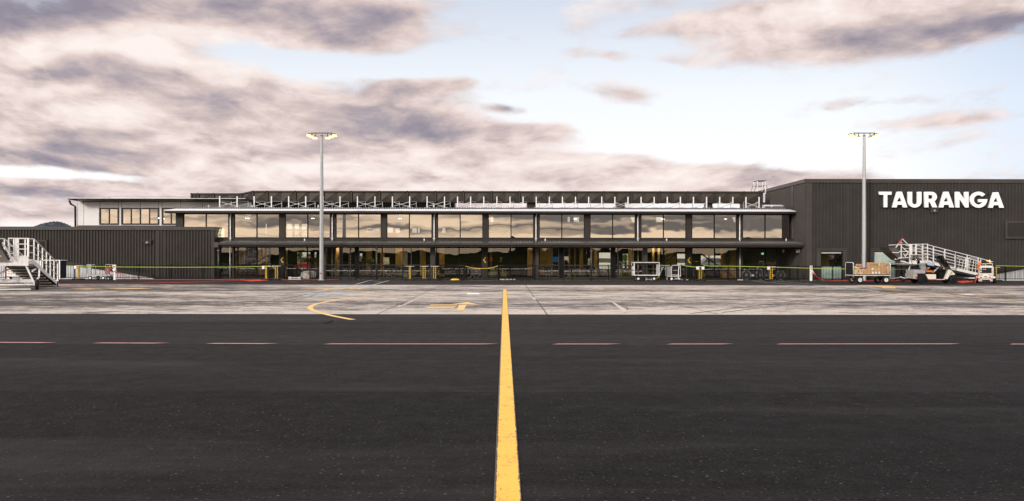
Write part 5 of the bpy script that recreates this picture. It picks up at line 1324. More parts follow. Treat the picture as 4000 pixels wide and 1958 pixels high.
BX = [  # x0,x1,y0,y1, depth0, depth1, material, print, label
 (427, 523, 735, 834, .10, .55, 'card2', 'lime', 'pale box with a lime green top print, at the left end of the cart'),
 (531, 602, 745, 834, .10, .50, 'card2', 'redsmall', 'tall pale box with small red print, second from the left on the deck'),
 (605, 679, 788, 834, .10, .50, 'card', 'tape', 'low box, lower one of the first short stack'),
 (605, 680, 736, 786.5, .10, .50, 'card', 'tape', 'low box, upper one of the first short stack'),
 (681, 752, 790, 834, .10, .50, 'card', 'tape', 'low box under another, just left of the white labelled row'),
 (682, 755, 735, 788.5, .10, .50, 'card', 'tape', 'low box on top, just left of the white labelled row'),
 (757, 816, 770, 834, .10, .50, 'card', 'label', 'bottom row box with a white label, left of three'),
 (819, 878, 770, 834, .10, .50, 'card', 'label', 'bottom row box with a white label, middle of three'),
 (881, 937, 770, 834, .10, .50, 'card', 'label', 'bottom row box with a white label, right of three'),
 (757, 812, 701, 768.5, .12, .50, 'card', 'label', 'second row box with a white label above the left of three'),
 (703, 756, 700, 733.5, .16, .52, 'card', 'none', 'small plain box perched above the left stacks'),
 (814, 874, 702, 768.5, .10, .50, 'card', 'tape', 'second row box without label, middle'),
 (877, 936, 700, 768.5, .10, .50, 'card', 'tape', 'second row box without label, right, beside the big printed boxes'),
 (940, 1033, 728, 834, .08, .55, 'card', 'text', 'big box with three lines of black print, lower of two'),
 (948, 1033, 612, 726.5, .08, .55, 'card', 'text', 'big box with three lines of black print, upper of two'),
 (896, 946, 612, 698, .12, .60, 'card', 'slip', 'tall narrow box with a white slip, left of the upper printed box'),
 (1042, 1100, 678, 834, .06, .40, 'card', 'marks', 'tall narrow upright box at the right end of the cart'),
 (503, 625, 641, 718, .50, 1.0, 'card', 'bigred', 'wide box with large red print on top at the left'),
 (458, 501, 641, 706, .56, 1.0, 'card', 'redsmall', 'narrow box with red print beside the wide red printed one'),
 (788, 880, 628, 678, .12, .55, 'cardd', 'green', 'brown box with green print, highest in the middle'),
 (740, 892, 680, 699, .12, .60, 'card', 'none', 'thin flat box under the green printed box'),
 (440, 620, 720, 834, .58, 1.12, 'card', 'none', 'large plain box in the back row under the red printed ones'),
 (640, 760, 705, 834, .60, 1.1, 'cardd', 'none', 'plain darker box in the back row behind the purple rod'),
 (800, 895, 612, 834, .64, 1.12, 'card', 'none', 'tall plain box in the back row behind the green printed one'),
]
rb_ = random.Random(12)
for x0, x1, y0, y1, d0, d1, m, pr, lab in BX:
    a, e = c(x0, y0, d0), c(x1, y1, d1)
    if y1 == 834: e.z = c(x1, 836).z
    t = thing('cardboard_box', lab, 'cardboard box', ((a.x + e.x) / 2, (a.y + e.y) / 2, e.z), 'boxes on the baggage cart')
    j = rb_.uniform(-.004, .004)
    M().box((a.x + .004, a.y + j, e.z + .001), (e.x - .004, e.y, a.z)).build('carton', MT[m], t, bevel=.006)
    W, Hh = e.x - a.x, a.z - e.z; y = a.y + j - .003
    def mk(u0, u1, v0, v1, mm, nm='printed_mark'): return M().box((a.x + u0 * W, y, e.z + v0 * Hh), (a.x + u1 * W, y + .0025, e.z + v1 * Hh)).build(nm, MT[mm], t)
    if pr in ('tape', 'label', 'text', 'bigred'): mk(.38, .62, .80, .985, 'cardd', 'tape_strip')
    if pr == 'label': mk(.22, .74, .25, .78, 'white', 'label'); mk(.28, .66, .42, .46, 'grey'); mk(.28, .60, .58, .62, 'grey')
    if pr == 'text':
        for v0 in (.24, .38, .55):
            q = .34
            while q < .84: w_ = rb_.uniform(.03, .07); mk(q, min(.88, q + w_), v0, v0 + .06, 'ink'); q += w_ + .03
    if pr == 'slip': mk(.12, .34, .40, .85, 'white', 'label')
    if pr == 'lime': mk(.04, .82, .72, .94, 'lime'); mk(.42, .92, .22, .29, 'ink'); mk(.78, .95, .5, .75, 'ink')
    if pr == 'redsmall': mk(.30, .72, .60, .80, 'inkred'); mk(.32, .68, .42, .46, 'inkred')
    if pr == 'bigred':
        for v0, a0, a1 in ((.55, .22, .72), (.38, .28, .90), (.22, .30, .70)):
            q = a0
            while q < a1: w_ = rb_.uniform(.04, .10); mk(q, q + w_, v0, v0 + .13, 'inkred'); q += w_ + .018
    if pr == 'green':
        for q in (.10, .34, .50, .64, .80): mk(q, q + .11, .30, .62, 'inkgreen')
    if pr == 'marks': mk(.15, .3, .06, .16, 'ink'); mk(.5, .6, .05, .15, 'ink'); mk(.03, .12, .78, .88, 'white', 'label')
t = thing('purple_rod', 'folded scooter with a purple stem lying across the boxes', 'scooter', c(670, 700, .3))
M().tube([c(600, 736, .3), c(700, 702, .3)], .020, 6).build('stem', mat('purple_paint', (.12, .05, .35), .4), t, True)
M().tube([c(690, 690, .3), c(745, 662, .3)], .022, 6).tube([c(720, 700, .3), c(742, 672, .3)], .012, 6).build('handlebar', MT['alud'], t, True)
t = thing('cloth_bundle', 'white crumpled cloth beside the rolled cover on the box cart', 'cloth', c(450, 720, .3))
M().tube([c(425, 700, .2), c(445, 695, .3), c(470, 708, .25), c(545, 720, .2)], [.03, .06, .05, .012], 8).build('cloth', MT['white'], t, True)

# ---- ground power unit on a small trailer, turned towards the viewer
base = gp(3877, 1108); dr = Vector((base.x, base.y, 0)).normalized(); wd_ = Vector((dr.y, -dr.x, 0))
D_ = base.y; cc = Vector((base.x, base.y, 0))
def g(a, e, d=0.0):
    """crop coordinates on the unit's own front plane"""
    px, py = 3700 + a / 4.85, 900 + e / 4.85
    k = XL(px, py) / F; t_ = cc.dot(dr) / (Vector((k, 1, 0)).dot(dr)); q = Vector((k, 1, 0)) * t_
    return Vector((q.x, q.y, H + YL(px, py) / F * q.y)) + dr * d
gpu = thing('ground_power_unit', 'cream ground power trailer with red triangles and a dark control panel', 'ground power unit', (base.x, base.y, 0))
def gpr(poly, d0, d1, nm, m, bev=0): return M().prism([g(a, e, d0) for a, e in poly], dr * (d1 - d0)).build(nm, MT[m], gpu, bevel=bev)
gpr([(598, 672), (862, 672), (862, 905), (592, 905)], 0, 1.5, 'body', 'cream', .02)
gpr([(545, 870), (592, 870), (592, 905), (545, 905)], 0, .5, 'mudguard', 'cream', .01); gpr([(862, 872), (915, 872), (915, 910), (862, 910)], 0, .5, 'mudguard', 'cream', .01)
cp = gpr([(613, 708), (845, 708), (845, 815), (613, 815)], -.006, -.001, 'control_panel', 'ink')
def gm(poly, d0, d1, nm, m, par): return M().prism([g(a, e, d0) for a, e in poly], dr * (d1 - d0)).build(nm, MT[m], par)
gm([(663, 716), (835, 716), (835, 798), (663, 798)], -.012, -.0065, 'screen_window', 'canvas', cp)
gm([(674, 728), (700, 728), (700, 748), (674, 748)], -.016, -.0125, 'gauge', 'grey', cp); gm([(708, 728), (736, 728), (736, 748), (708, 748)], -.016, -.0125, 'gauge', 'grey', cp)
gm([(630, 768), (648, 768), (648, 796), (630, 796)], -.012, -.0065, 'switch', 'white', cp)
q = g(641, 747, -.012); M().disc(q, -dr, [(0, .036), (.01, .036)], 14).build('stop_button_plate', MT['yellow'], cp); M().disc(q - dr * .01, -dr, [(0, .022), (.02, .02)], 14).build('stop_button', MT['red'], cp)
yaw = math.atan2(dr.y, dr.x) - math.pi / 2
text_obj('3', .17, g(638, 725, -.010), MT['white'], cp, 'number_lettering', .001, rotz=yaw, bold=.006)
text_obj('GL', .11, g(733, 881, -.008), MT['ink'], gpu, 'lettering', .001, rotz=yaw, sx=1.35, bold=.004)
for tx in (640, 810): gpr([(tx, 862), (tx + 27, 905), (tx - 27, 905)], -.010, -.002, 'reflector_triangle', 'red')
for a0 in (600, 778): gpr([(a0, 842), (a0 + 74, 842), (a0 + 74, 852), (a0, 852)], -.008, -.002, 'handle', 'ink')
gpr([(592, 908), (862, 908), (862, 966), (815, 966), (810, 938), (660, 938), (655, 966), (592, 966)], -.02, .1, 'bumper', 'galv')
for a0 in (598, 828): gpr([(a0, 914), (a0 + 26, 914), (a0 + 26, 932), (a0, 932)], -.03, -.021, 'tail_light', 'red')
for a0, a1 in ((546, 590), (870, 913)):
    m_ = (g(a0, 960) + g(a1, 960)) / 2; wheel(gpu, (m_.x + dr.x * .35, m_.y + dr.y * .35, .27), .27, .21, axis=wd_, rim='alud')
gpr([(738, 940), (770, 940), (770, 995), (738, 995)], .05, .3, 'jockey_wheel_leg', 'rubber'); gpr([(592, 940), (862, 940), (862, 960), (592, 960)], .3, .4, 'axle', 'dkmetal')
top = M()
for k in range(4): top.tube(smooth([g(625, 664 - 10 * k, .3 + .25 * k), g(700, 650 - 12 * k, .2 + .25 * k), g(790, 655 - 10 * k, .3 + .25 * k), g(866, 662 - 8 * k, .3 + .25 * k)], 4), .045, 6)
top.tube(smooth([g(645, 640, .2), g(680, 600, .2), g(760, 592, .2), g(850, 612, .15), g(895, 650, .05), g(905, 730, .0), g(905, 868, 0)], 4), .045, 7)
top.build('power_hose', MT['canvas'], gpu, True)
gpr([(632, 634), (862, 626), (862, 634), (632, 642)], 0, .03, 'hose_rack', 'alu'); gpr([(728, 632), (736, 632), (736, 672), (728, 672)], 0, .03, 'hose_rack', 'alu'); gpr([(855, 628), (862, 628), (862, 672), (855, 672)], 0, .03, 'hose_rack', 'alu'); gpr([(632, 636), (639, 636), (639, 672), (632, 672)], 0, .03, 'hose_rack', 'alu')
gpr([(752, 556), (785, 578), (775, 604), (735, 585)], .1, .25, 'yellow_clamp', 'yellow', .01); gpr([(795, 600), (840, 592), (836, 618), (790, 612)], .1, .25, 'yellow_clamp', 'yellow', .01); gpr([(782, 578), (812, 548), (818, 600), (790, 600)], .12, .2, 'plug_holder', 'alu')
hv = M()
rr = random.Random(9)
hv.tube([g(600, 612, -.05), g(612, 640, -.06), g(596, 668, -.05), g(574, 700, -.04)], [.07, .09, .08, .02], 8).tube([g(590, 610, -.05), g(648, 622, -.03)], [.04, .03], 6)
hv.build('orange_vest', MT['orange'], gpu, True)
M().tube(smooth([g(596, 700, -.03), g(588, 780, -.05), g(578, 850, -.1), g(560, 900, -.25), g(545, 940, -.3), g(528, 1000, -.3)], 3), .024, 6).build('hanging_cable', MT['redhose'], gpu, True)
gpr([(862, 690), (884, 690), (884, 865), (862, 865)], .0, .06, 'side_louvre', 'alud')

# ---- covered baggage cart
c = V(57.7, 2400, 980, 6.44)
cb = thing('covered_baggage_cart', 'covered aluminium baggage cart with rolled side curtains and tow bar raised', 'baggage cart', (c(820, 700).x, 58.2, 0)); W_ = 1.25
for a in (603, 1000): p = c(a, 703); wheel(cb, (p.x, 57.76, .137 if False else .14), .14, .09); wheel(cb, (p.x, 57.7 + W_ - .1, .14), .14, .09)
M().box(c(500, 608), c(1142, 628, W_)).build('deck', MT['alu'], cb)
M().box(c(498, 288), c(1142, 303, W_)).build('roof', MT['alu'], cb)
for a in (506, 1134):
    for d in (0.02, W_ - .06): M().box(c(a - 6, 303, d), c(a + 6, 608, d + .04)).build('post', MT['alu'], cb)
ep = M().box(c(496, 303, .03), c(499.5, 608, W_)); ep.build('end_panel', MT['panel'], cb)
M().box(c(1058, 345, .06), c(1122, 606, .10)).build('door_panel', MT['galv'], cb)
M().box(c(1124, 345, .1), c(1127, 606, W_ - .1)).build('end_panel', MT['alud'], cb)
M().tube([c(512, 322, .0), c(600, 325, -.01), c(700, 330, 0), c(860, 336, -.01), c(1000, 333, 0), c(1045, 322, 0)], [.035, .045, .05, .055, .045, .03], 8).build('rolled_curtain', MT['canvas'], cb, True)
M().box(c(516, 306, .9), c(1130, 345, .95)).build('rolled_curtain', MT['canvas'], cb)
nb = M()
for e0, e1, mm in ((400, 470, 'white'), (480, 505, 'ink'), (515, 600, 'white'), (312, 390, 'ink')):
    M().box(c(494.6, e0, .18), c(495.6, e1, W_ - .15)).build('notice_sheet', MT[mm], cb)
M().box(c(590, 380, .02), c(603, 440, .06)).build('strap_buckle', MT['grey'], cb)
for a in (548, 1072): M().box(c(a, 613, -.012), c(a + 26, 624, -.001)).build('side_reflector', MT['orange'], cb)
M().bar(c(1135, 680, .5), c(1248, 430, .5), .035).build('tow_bar', MT['alu'], cb); M().bar(c(1140, 385, .5), c(1225, 415, .5), .02).bar(c(1222, 415, .5), c(1232, 465, .5), .03).bar(c(1248, 430, .5), c(1282, 405, .5), .025).build('tow_handle', MT['alu'], cb)
M().bar(c(1060, 705, .4), c(1120, 705, .6), .05).bar(c(1085, 680, .4), c(1175, 685, .6), .02).build('draw_frame', MT['yellow'], cb)
M().box(c(520, 630, .3), c(1100, 660, .9)).build('chassis', MT['dkmetal'], cb)
# low trestle under it
def trestle(f, x0, x1, yt, yb, label, d=.4):
    a, e = f(x0, yt), f(x1, yb); t = thing('trestle_frame', label, 'metal frame', ((a.x + e.x) / 2, a.y, 0), 'low aluminium frames')
    for dd in (0, d):
        M().box((a.x, a.y + dd, a.z - .03), (e.x, a.y + dd + .03, a.z)).build('rail', MT['alu'], t); M().box((a.x, a.y + dd, .05), (e.x, a.y + dd + .03, .08)).build('rail', MT['alu'], t)
        for xx in (a.x + .03, e.x - .03): M().box((xx - .02, a.y + dd - .005, 0), (xx + .02, a.y + dd + .035, a.z + .05)).build('leg', MT['alu'], t)
    M().box((a.x + .01, a.y + .031, a.z - .02), (a.x + .04, a.y + d - .001, a.z - .005)).box((e.x - .04, a.y + .031, a.z - .02), (e.x - .01, a.y + d - .001, a.z - .005)).build('cross_rail', MT['alu'], t)
trestle(V(58.2, 2400, 980, 6.44), 785, 950, 685, 745, 'low aluminium frame on the ground beneath the covered baggage cart')
trestle(V(58.1, 1000, 960, 8.407), 1068, 1428, 1042, 1110, 'low aluminium frame on the ground right of the first chevron')
# ---- trolley seen end on
c = V(57.6, 2400, 980, 6.44)
et = thing('end_on_trolley', 'small trolley seen end on with a black back panel and two red lights', 'trolley', (c(1520, 700).x, 58, 0))
fr = M()
for pts in ([c(1440, 650), c(1436, 500), c(1440, 400), c(1448, 378), c(1470, 368), c(1648, 362), c(1660, 375), c(1668, 640)], [c(1368, 640, 1.1), c(1362, 430, 1.1), c(1372, 395, 1.1), c(1400, 378, 1.1), c(1470, 370, 1.05)]): fr.tube(pts, .018, 6)
fr.bar(c(1440, 640), c(1668, 632), .03, .05).bar(c(1440, 602), c(1600, 600), .02, .02).bar(c(1368, 640, 1.1), c(1440, 650), .03, .05); fr.build('frame', MT['alu'], et)
M().box(c(1450, 380, .03), c(1646, 600, .045)).build('back_panel', MT['canvas'], et)
M().prism([c(1440, 400, .06), c(1440, 640, .06), c(1370, 640, 1.05), c(1370, 400, 1.05)], (.01, 0, 0)).build('side_panel', MT['galv'], et)
for a, e in ((1447, 597), (1640, 588)): M().box(c(a - 10, e - 10, -.01), c(a + 10, e + 10, .02)).build('red_light', MT['red'], et)
for a, e in ((1447, 432), (1632, 422)): M().box(c(a - 8, e - 9, .01), c(a + 8, e + 9, .028)).build('white_tag', MT['white'], et)
lg = M(); q = 1485
for w_ in (8, 12, 10, 12, 14, 12, 10, 14): lg.box(c(q, 497 - (q - 1485) * .04, .02), c(q + w_, 490 - (q - 1485) * .04, .028)); q += w_ + 3
lg.build('small_lettering', MT['white'], et)
M().bar(c(1618, 372, -.05), c(1598, 690, -.1), .045).build('handle', MT['alu'], et)
M().box(c(1490, 722, -.05), c(1620, 708, .05)).box(c(1540, 680, .0), c(1590, 725, .1)).build('coupling', MT['alud'], et)
for a, d in ((1450, .12), (1395, 1.0), (1640, .12), (1600, 1.0)): p = c(a, 703); wheel(et, (p.x, 57.6 + d, .135), .135, .08, axis=(.3, 1, 0))
# ---- platform trolley at the left
c = V(57.9, 280, 900, 4.85)
pt = thing('platform_trolley', 'low platform trolley with one grey and one red end panel', 'trolley', (c(500, 900).x, 58.2, 0))
M().box(c(278, 842), c(722, 858, .7)).build('deck', MT['galv'], pt)
for a0, a1, mm, nm in ((278, 366, 'greypanel', 'grey end panel'), (636, 720, 'redpanel', 'faded red end panel with a torn top')):
    fr = M()
    fr.tube([c(a0, 842, .03), c(a0 + 1, 668, .03), c(a0 + 12, 650, .03), c(a1 - 12, 650, .03), c(a1 - 1, 668, .03), c(a1, 842, .03)], .02, 6); fr.build('end_frame', MT['galv'], pt, True)
    M().tube([c(a0 + 1, 842, .64), c(a0 + 3, 672, .64), c(a0 + 14, 656, .64), c(a1 - 14, 656, .64), c(a1 - 3, 672, .64), c(a1 - 1, 842, .64)], .02, 6).build('end_frame', MT['galv'], pt, True)
    if mm == 'greypanel': pn = M().box(c(a0 + 6, 655, .045), c(a1 - 6, 826, .06)).build('end_panel', MT[mm], pt)
    else:
        M().box(c(a0 + 8, 660, .075), c(a1 - 8, 826, .09)).build('inner_panel', MT['canvas'], pt)
        pn = M().prism([c(642, 676, .045), c(658, 684, .045), c(668, 700, .045), c(684, 694, .045), c(706, 728, .045), (c(704, 800, .045)), c(694, 826, .045), c(642, 826, .045)], (0, .015, 0)).build('end_panel', MT[mm], pt)
    pn['label'] = nm
for a, d in ((342, .0), (418, .55), (590, .0), (665, .55)): p = c(a, 908); wheel(pt, (p.x, 57.98 + d, .135), .135, .08)
M().bar(c(380, 912, .3), c(460, 912, .5), .04).bar(c(640, 860, .3), c(655, 905, .5), .05).build('axle', MT['galv'], pt)

# ---- boarding ramp at the right (long open railings, raised bridge flap)
c = V(56.0, 3460, 900, 4.85); RW = 1.5
st = thing('boarding_ramp', 'long aluminium passenger boarding ramp with a raised red tipped flap, behind the utility cart', 'boarding ramp', (c(900, 900).x, 56.7, 0))
c5 = V(56.0, 3700, 900, 4.85)
def line(a, e): return c(a, e)
M().prism([c(275, 590), c(300, 600), c(560, 645), c(640, 645), c(640, 570), c(480, 590), c(275, 575)], (0, .02, 0)).build('platform_skirt', MT['alu'], st)
M().box(c(280, 620), c(800, 645 - 0, RW)).build('platform_deck', MT['alud'], st) if False else M().prism([c(280, 622, .03), c(620, 626, .03), c(620, 646, .03), c(280, 646, .03)], (0, RW - .06, 0)).build('platform_deck', MT['alud'], st)
for d in (0, RW):
    M().prism([c(620, 575, d), c(800, 575, d), c5(600, 812, d), c5(600, 862, d), c5(75, 735, d), c(1140, 712, d), c(800, 620, d), c(640, 640, d)] if False else
              [c(600, 572, d), c(800, 572, d), c(1200, 680, d), c5(0, 672, d), c5(580, 806, d), c5(580, 858, d), c5(0, 722, d), c(1200, 730, d), c(790, 622, d), c(600, 640, d)], (0, .03, 0)).build('stringer', MT['alu'], st)
M().prism([c(640, 640, .04), c(800, 622, .04), c5(0, 722, .04), c5(580, 856, .04), c5(560, 880, .04), c5(100, 792, .04), c(1200, 790, .04), c(800, 668, .04)], (0, RW - .08, 0)).build('ramp_deck', MT['dkmetal'], st)
def rail(d, side):
    top_ = [c(248, 276, d), c(445, 268, d), c(560, 266, d), c(800, 262, d)]; low_ = [c(800, 276, d), c5(0, 372, d), c5(580, 520, d), c5(868, 600, d)]
    r = M().tube(top_, .024, 6).tube(low_, .024, 6)
    for k, (h0) in enumerate((.22, .40, .60, .79)):
        def dn(ptop, pbot): return ptop.lerp(pbot, h0)
        pA, pB = c(800, 276, d), c(800, 575, d); qA, qB = c5(580, 520, d), c5(580, 806, d)
        r.tube([dn(pA, pB), dn(qA, qB)], .015, 5)
        r.tube([dn(c(560, 270, d), c(560, 590, d)), dn(pA, pB)], .015, 5)
    r.tube([c(580, 280, d), c(800, 335, d)], .02, 5)
    r.build('handrail', MT['alu'], st)
    posts = [(c(700, 268, d), c(700, 575, d)), (c(790, 264, d), c(790, 575, d)), (c(903, 300, d), c(903, 600, d)), (c(1118, 360, d), c(1118, 690, d)), (c(1330, 415, d), c(1330, 750, d)), (c5(165, 418, d), c5(165, 755, d)), (c5(376, 470, d), c5(376, 805, d)), (c5(585, 524, d), c5(585, 720, d)), (c5(632, 545, d), c5(632, 700, d))]
    for a, e in posts: M().bar(a, e, .055, .045).build('post', MT['alu'], st)
rail(0, 0); rail(RW, 1)
M().box(c(446, 268, -.02), c(492, 640, .03)).build('gate_plate', MT['alu'], st)
gt = M(); gt.box(c(555, 272, -.02), c(582, 590, .02)); gt.box(c(492, 366, -.01), c(555, 382, .01)); gt.box(c(492, 460, -.01), c(555, 474, .01)); gt.box(c(492, 566, -.01), c(555, 582, .01)); gt.build('side_gate', MT['alu'], st)
fp = M(); fp.prism([c(40, 312), c(150, 312), c(190, 330), c(300, 420), c(445, 575), c(400, 600), c(275, 560), c(120, 425)], (0, RW * .9, 0)); fp.build('bridge_flap', MT['flap'], st)
M().bar(c(38, 312, -.01), c(155, 314, -.01), .03, .05).build('flap_lip', MT['ink'], st); M().bar(c(122, 420, -.03), c(245, 426, -.03), .05).build('flap_rib', MT['alu'], st)
for d in (-.03,):
    for a, e, w_ in (((185, 330), (310, 160), .06), ((310, 165), (445, 300), .055), ((248, 278), (288, 278), .05), ((288, 280), (288, 530), .05), ((248, 402), (445, 396), .05), ((295, 310), (425, 420), .045), ((370, 490), (445, 385), .05), ((240, 522), (448, 516), .05), ((330, 440), (370, 500), .05)):
        M().bar(c(*a, d), c(*e, d), w_, .045).build('flap_frame', MT['alu'], st)
    M().bar(c(232, 252, d - .03), c(306, 152, d - .03), .055, .05).build('red_tip', MT['red'], st)
M().tube([c(172, 548, -.05), c(205, 552, -.05), c(235, 535, -.05), c(290, 534, -.05)], .016, 6).build('latch_arm', MT['alu'], st); M().tube([c(166, 548, -.05), c(184, 548, -.05)], .04, 8).build('latch_knob', MT['cream'], st, True)
M().prism([c(378, 545), c(440, 575), c(440, 612), c(395, 600)], (0, RW, 0)).build('hinge_guard', MT['alu'], st)
M().box(c(505, 645, .3), c(590, 670, .5)).build('lift_bracket', MT['alu'], st); M().bar(c(515, 672, .4), c(495, 735, .4), .06).bar(c(495, 735, .4), c(430, 900, .4), .06).build('support_leg', MT['alu'], st)
p = c(405, 912, .6); wheel(st, (p.x, 56.6, .21), .21, .1, rim='dkmetal')
wheel(st, (c5(450, 930).x, 56.15, .10), .10, .06, rim='dkmetal'); M().box(c5(425, 895, 0), c5(560, 915, RW)).build('foot_frame', MT['alu'], st)
for a0, a1 in ((430, 545), (560, 590)): pass
hh = M()
for d in (.1, RW - .1): hh.tube([c5(345, 750, d), c5(385, 540, d), c5(400, 522, d), c5(430, 520, d), c5(565, 560, d), c5(550, 800, d)], .016, 6).tube([c5(425, 770, d), c5(455, 545, d)], .014, 5).tube([c5(485, 790, d), c5(520, 575, d)], .014, 5)
hh.tube([c5(430, 530, .05), c5(428, 512, .05), c5(450, 505, .05), c5(580, 540, .05)], .014, 5); hh.build('folding_handrail', MT['alu'], st)
for px_, py_ in ((1010, 655), (800, 600)): M().tube([c(px_ - 14, py_ - 22, -.01), c(px_, py_ - 34, -.01), c(px_ + 14, py_ - 20, -.01)], .012, 5).build('tie_ring', MT['alu'], st)
text_obj('aviap', .14, c(1275, 722, -.02), MT['grey'], st, 'faint_lettering', .001) if False else None
lgm = M(); q = 1240
for w_ in (9, 7, 11, 7, 9): lgm.box(c(q, 722 + (q - 1240) * .26, -.012), c(q + w_, 712 + (q - 1240) * .26, -.002)); q += w_ + 4
lgm.build('faint_lettering', MT['ink'], st)
M().tube([c(1308, 730, -.012), c(1322, 726, -.012), c(1324, 742, -.012), c(1306, 748, -.012), c(1300, 738, -.012)], .01, 4).build('swirl_mark', MT['ink'], st)

# ---- boarding ramp at the left, seen from its high end
O = Vector((-22.88, 40.6, 0)); ad = Vector((-.27, .963, 0)).normalized(); wdv = Vector((-.963, -.27, 0)).normalized()
ls = thing('boarding_stairs', 'aluminium boarding ramp cut by the left edge, seen from its platform end', 'boarding ramp', O)
def l(s, w, z): return O + ad * s + wdv * w + Vector((0, 0, z))
LW = 1.30; DZ = 1.40; S1, S2 = 1.05, 5.9
M().prism([l(0, -.01, 1.17), l(0, 3.0, 1.17), l(0, 3.0, 1.42), l(0, .62, 1.42), l(0, .60, 1.62), l(0, -.01, 1.62)], ad * .04).build('front_skirt', MT['alu'], ls)
M().prism([l(0.05, 0, 1.17), l(0.05, 3.0, 1.17), l(S1, 3.0, 1.17), l(S1, 0, 1.17)], (0, 0, .08)).build('platform_deck', MT['alud'], ls)
def zr(s): return DZ * (1 - (s - S1) / (S2 - S1)) + .12 * ((s - S1) / (S2 - S1))
for w in (0, LW):
    M().prism([l(.05, w, 1.20), l(S1, w, 1.20), l(S2, w, .05), l(S2, w, .20), l(S1, w, DZ + .05), l(.05, w, DZ + .02)], wdv * .035).build('stringer', MT['alu'], ls)
    hr = M().tube([l(0, w, 2.47), l(S1, w, 2.47), l(S2 + .1, w, 1.22)], .028, 6)
    for hh_ in (.34, .68): hr.tube([l(0, w, 2.47 - hh_), l(S1, w, 2.47 - hh_)], .018, 5).tube([l(S1, w, 2.47 - hh_), l(S2, w, 1.26 - hh_)], .018, 5)
    hr.build('handrail', MT['alu'], ls)
    for k in range(7):
        s = S1 + (S2 - S1) * k / 6; M().bar(l(s, w, zr(s) - .05), l(s, w, 2.45 - (2.47 - 1.24) * k / 6), .05, .04).build('post', MT['alu'], ls)
M().prism([l(S1, .03, DZ - .16), l(S2, .03, .03), l(S2, .03, .09), l(S1, .03, DZ - .10)], wdv * (LW - .03)).build('ramp_deck', MT['dkmetal'], ls)
for k in range(9):
    s = S1 + .2 + (S2 - S1 - .3) * k / 8; M().bar(l(s, .05, zr(s) - .24), l(s, LW, zr(s) - .24), .05, .06).build('cross_member', MT['alud'], ls)
fg = M()
fg.bar(l(0, .0, 1.6), l(0, .0, 2.48), .07, .06); fg.bar(l(0, .13, 1.6), l(0, .13, 2.44), .045, .04); fg.bar(l(0, -.03, 2.48), l(0, .86, 2.48), .05, .05, up=(0, 0, 1))
for z_ in (1.63, 1.97, 2.14 - .17 + .24): fg.bar(l(0, 0, z_), l(0, .50, z_), .04, .04)
fg.bar(l(0, .84, 1.45), l(0, .84, 2.46), .05, .05); fg.bar(l(0, .62, 1.45), l(0, .62, 2.46), .04, .04); fg.bar(l(0, .5, 2.12), l(0, .86, 2.12), .04, .04); fg.bar(l(0, .5, 1.76), l(0, .86, 1.76), .04, .04)
fg.build('front_gate', MT['alu'], ls)
M().prism([l(-.02, .40, 1.42), l(-.02, .58, 1.42), l(-.02, .58, 2.46), l(-.02, .40, 2.46)], ad * .03).build('gate_plate', MT['alu'], ls)
M().prism([l(-.1, .78, 1.36), l(-.1, 3.0, 1.36), l(-.45, 3.0, 2.33), l(-.45, 1.17, 2.33), l(-.3, 1.0, 1.95)], ad * .05).build('bridge_flap', MT['flap2'], ls)
M().bar(l(-.47, 1.14, 2.33), l(-.47, 3.0, 2.33), .05, .09).bar(l(-.46, 1.15, 2.31), l(-.12, .78, 1.45), .05, .09).build('flap_edge', MT['ink'], ls)
M().bar(l(-.36, 1.12, 2.0), l(-.34, 3.0, 2.0), .05, .05).build('flap_rib', MT['alu'], ls)
M().bar(l(-.42, 1.16, 2.33), l(-.42, 1.55, 3.05), .06).build('flap_frame', MT['alu'], ls); M().bar(l(-.40, 1.0, 2.27), l(-.15, .65, 1.5), .06, .05).build('flap_arm', MT['alu'], ls)
M().tube([l(-.15, .72, 1.70), l(-.15, 1.0, 1.70), l(-.15, 1.06, 1.64), l(-.15, 1.14, 1.65)], .02, 6).build('latch_arm', MT['alu'], ls); M().tube([l(-.15, 1.08, 1.64), l(-.15, 1.20, 1.65)], .05, 8).build('latch_knob', MT['cream'], ls, True)
# undercarriage
u_ = M()
u_.bar(l(.1, .12, 1.18), l(.1, -.28, .22), .09, .07); u_.bar(l(.1, 1.35, 1.18), l(.1, 1.85, .22), .09, .07)
u_.bar(l(.1, -.25, .27), l(.1, 3.0, .27), .06, .06); u_.bar(l(-.35, -.2, .06), l(-.35, 3.0, .06), .05, .05); u_.bar(l(.9, .0, .42), l(.9, 3.0, .42), .10, .16); u_.bar(l(.1, -.15, .9), l(.7, -.15, 1.0), .06); u_.bar(l(.5, -.36, .98), l(.2, -.42, .62), .07); u_.bar(l(.2, -.42, .62), l(.1, -.22, .30), .08)
u_.build('undercarriage', MT['alu'], ls)
wheel(ls, l(.1, -.36, .26), .26, .14, axis=(.93, .36, 0), rim='dkmetal'); 
p = gp(105, 1116); wheel(ls, (p.x, p.y, .28), .28, .16, axis=(.3, .95, 0)); 
p = gp(206, 1115); wheel(ls, (p.x, p.y, .17), .17, .12, axis=(.3, .95, 0))
p = gp(226, 1118.5); wheel(ls, (p.x, p.y, .14), .14, .06, axis=(.9, .3, 0)); M().bar(l(S2, -.05, .30), l(S2, LW, .30), .09, .07).build('foot_beam', MT['alu'], ls)
M().tube([l(.9, 1.2, 1.1), l(.9, 1.2, .45)], .035, 8).build('hydraulic_ram', MT['red'], ls)
M().tube([l(.5, 2.0, .9), l(.5, 2.0, .55)], .09, 10).build('reservoir', MT['black'], ls, True); M().bar(l(.5, 1.7, .62), l(.5, 1.0, .98), .10, .08).build('lift_arm', MT['alud'], ls)
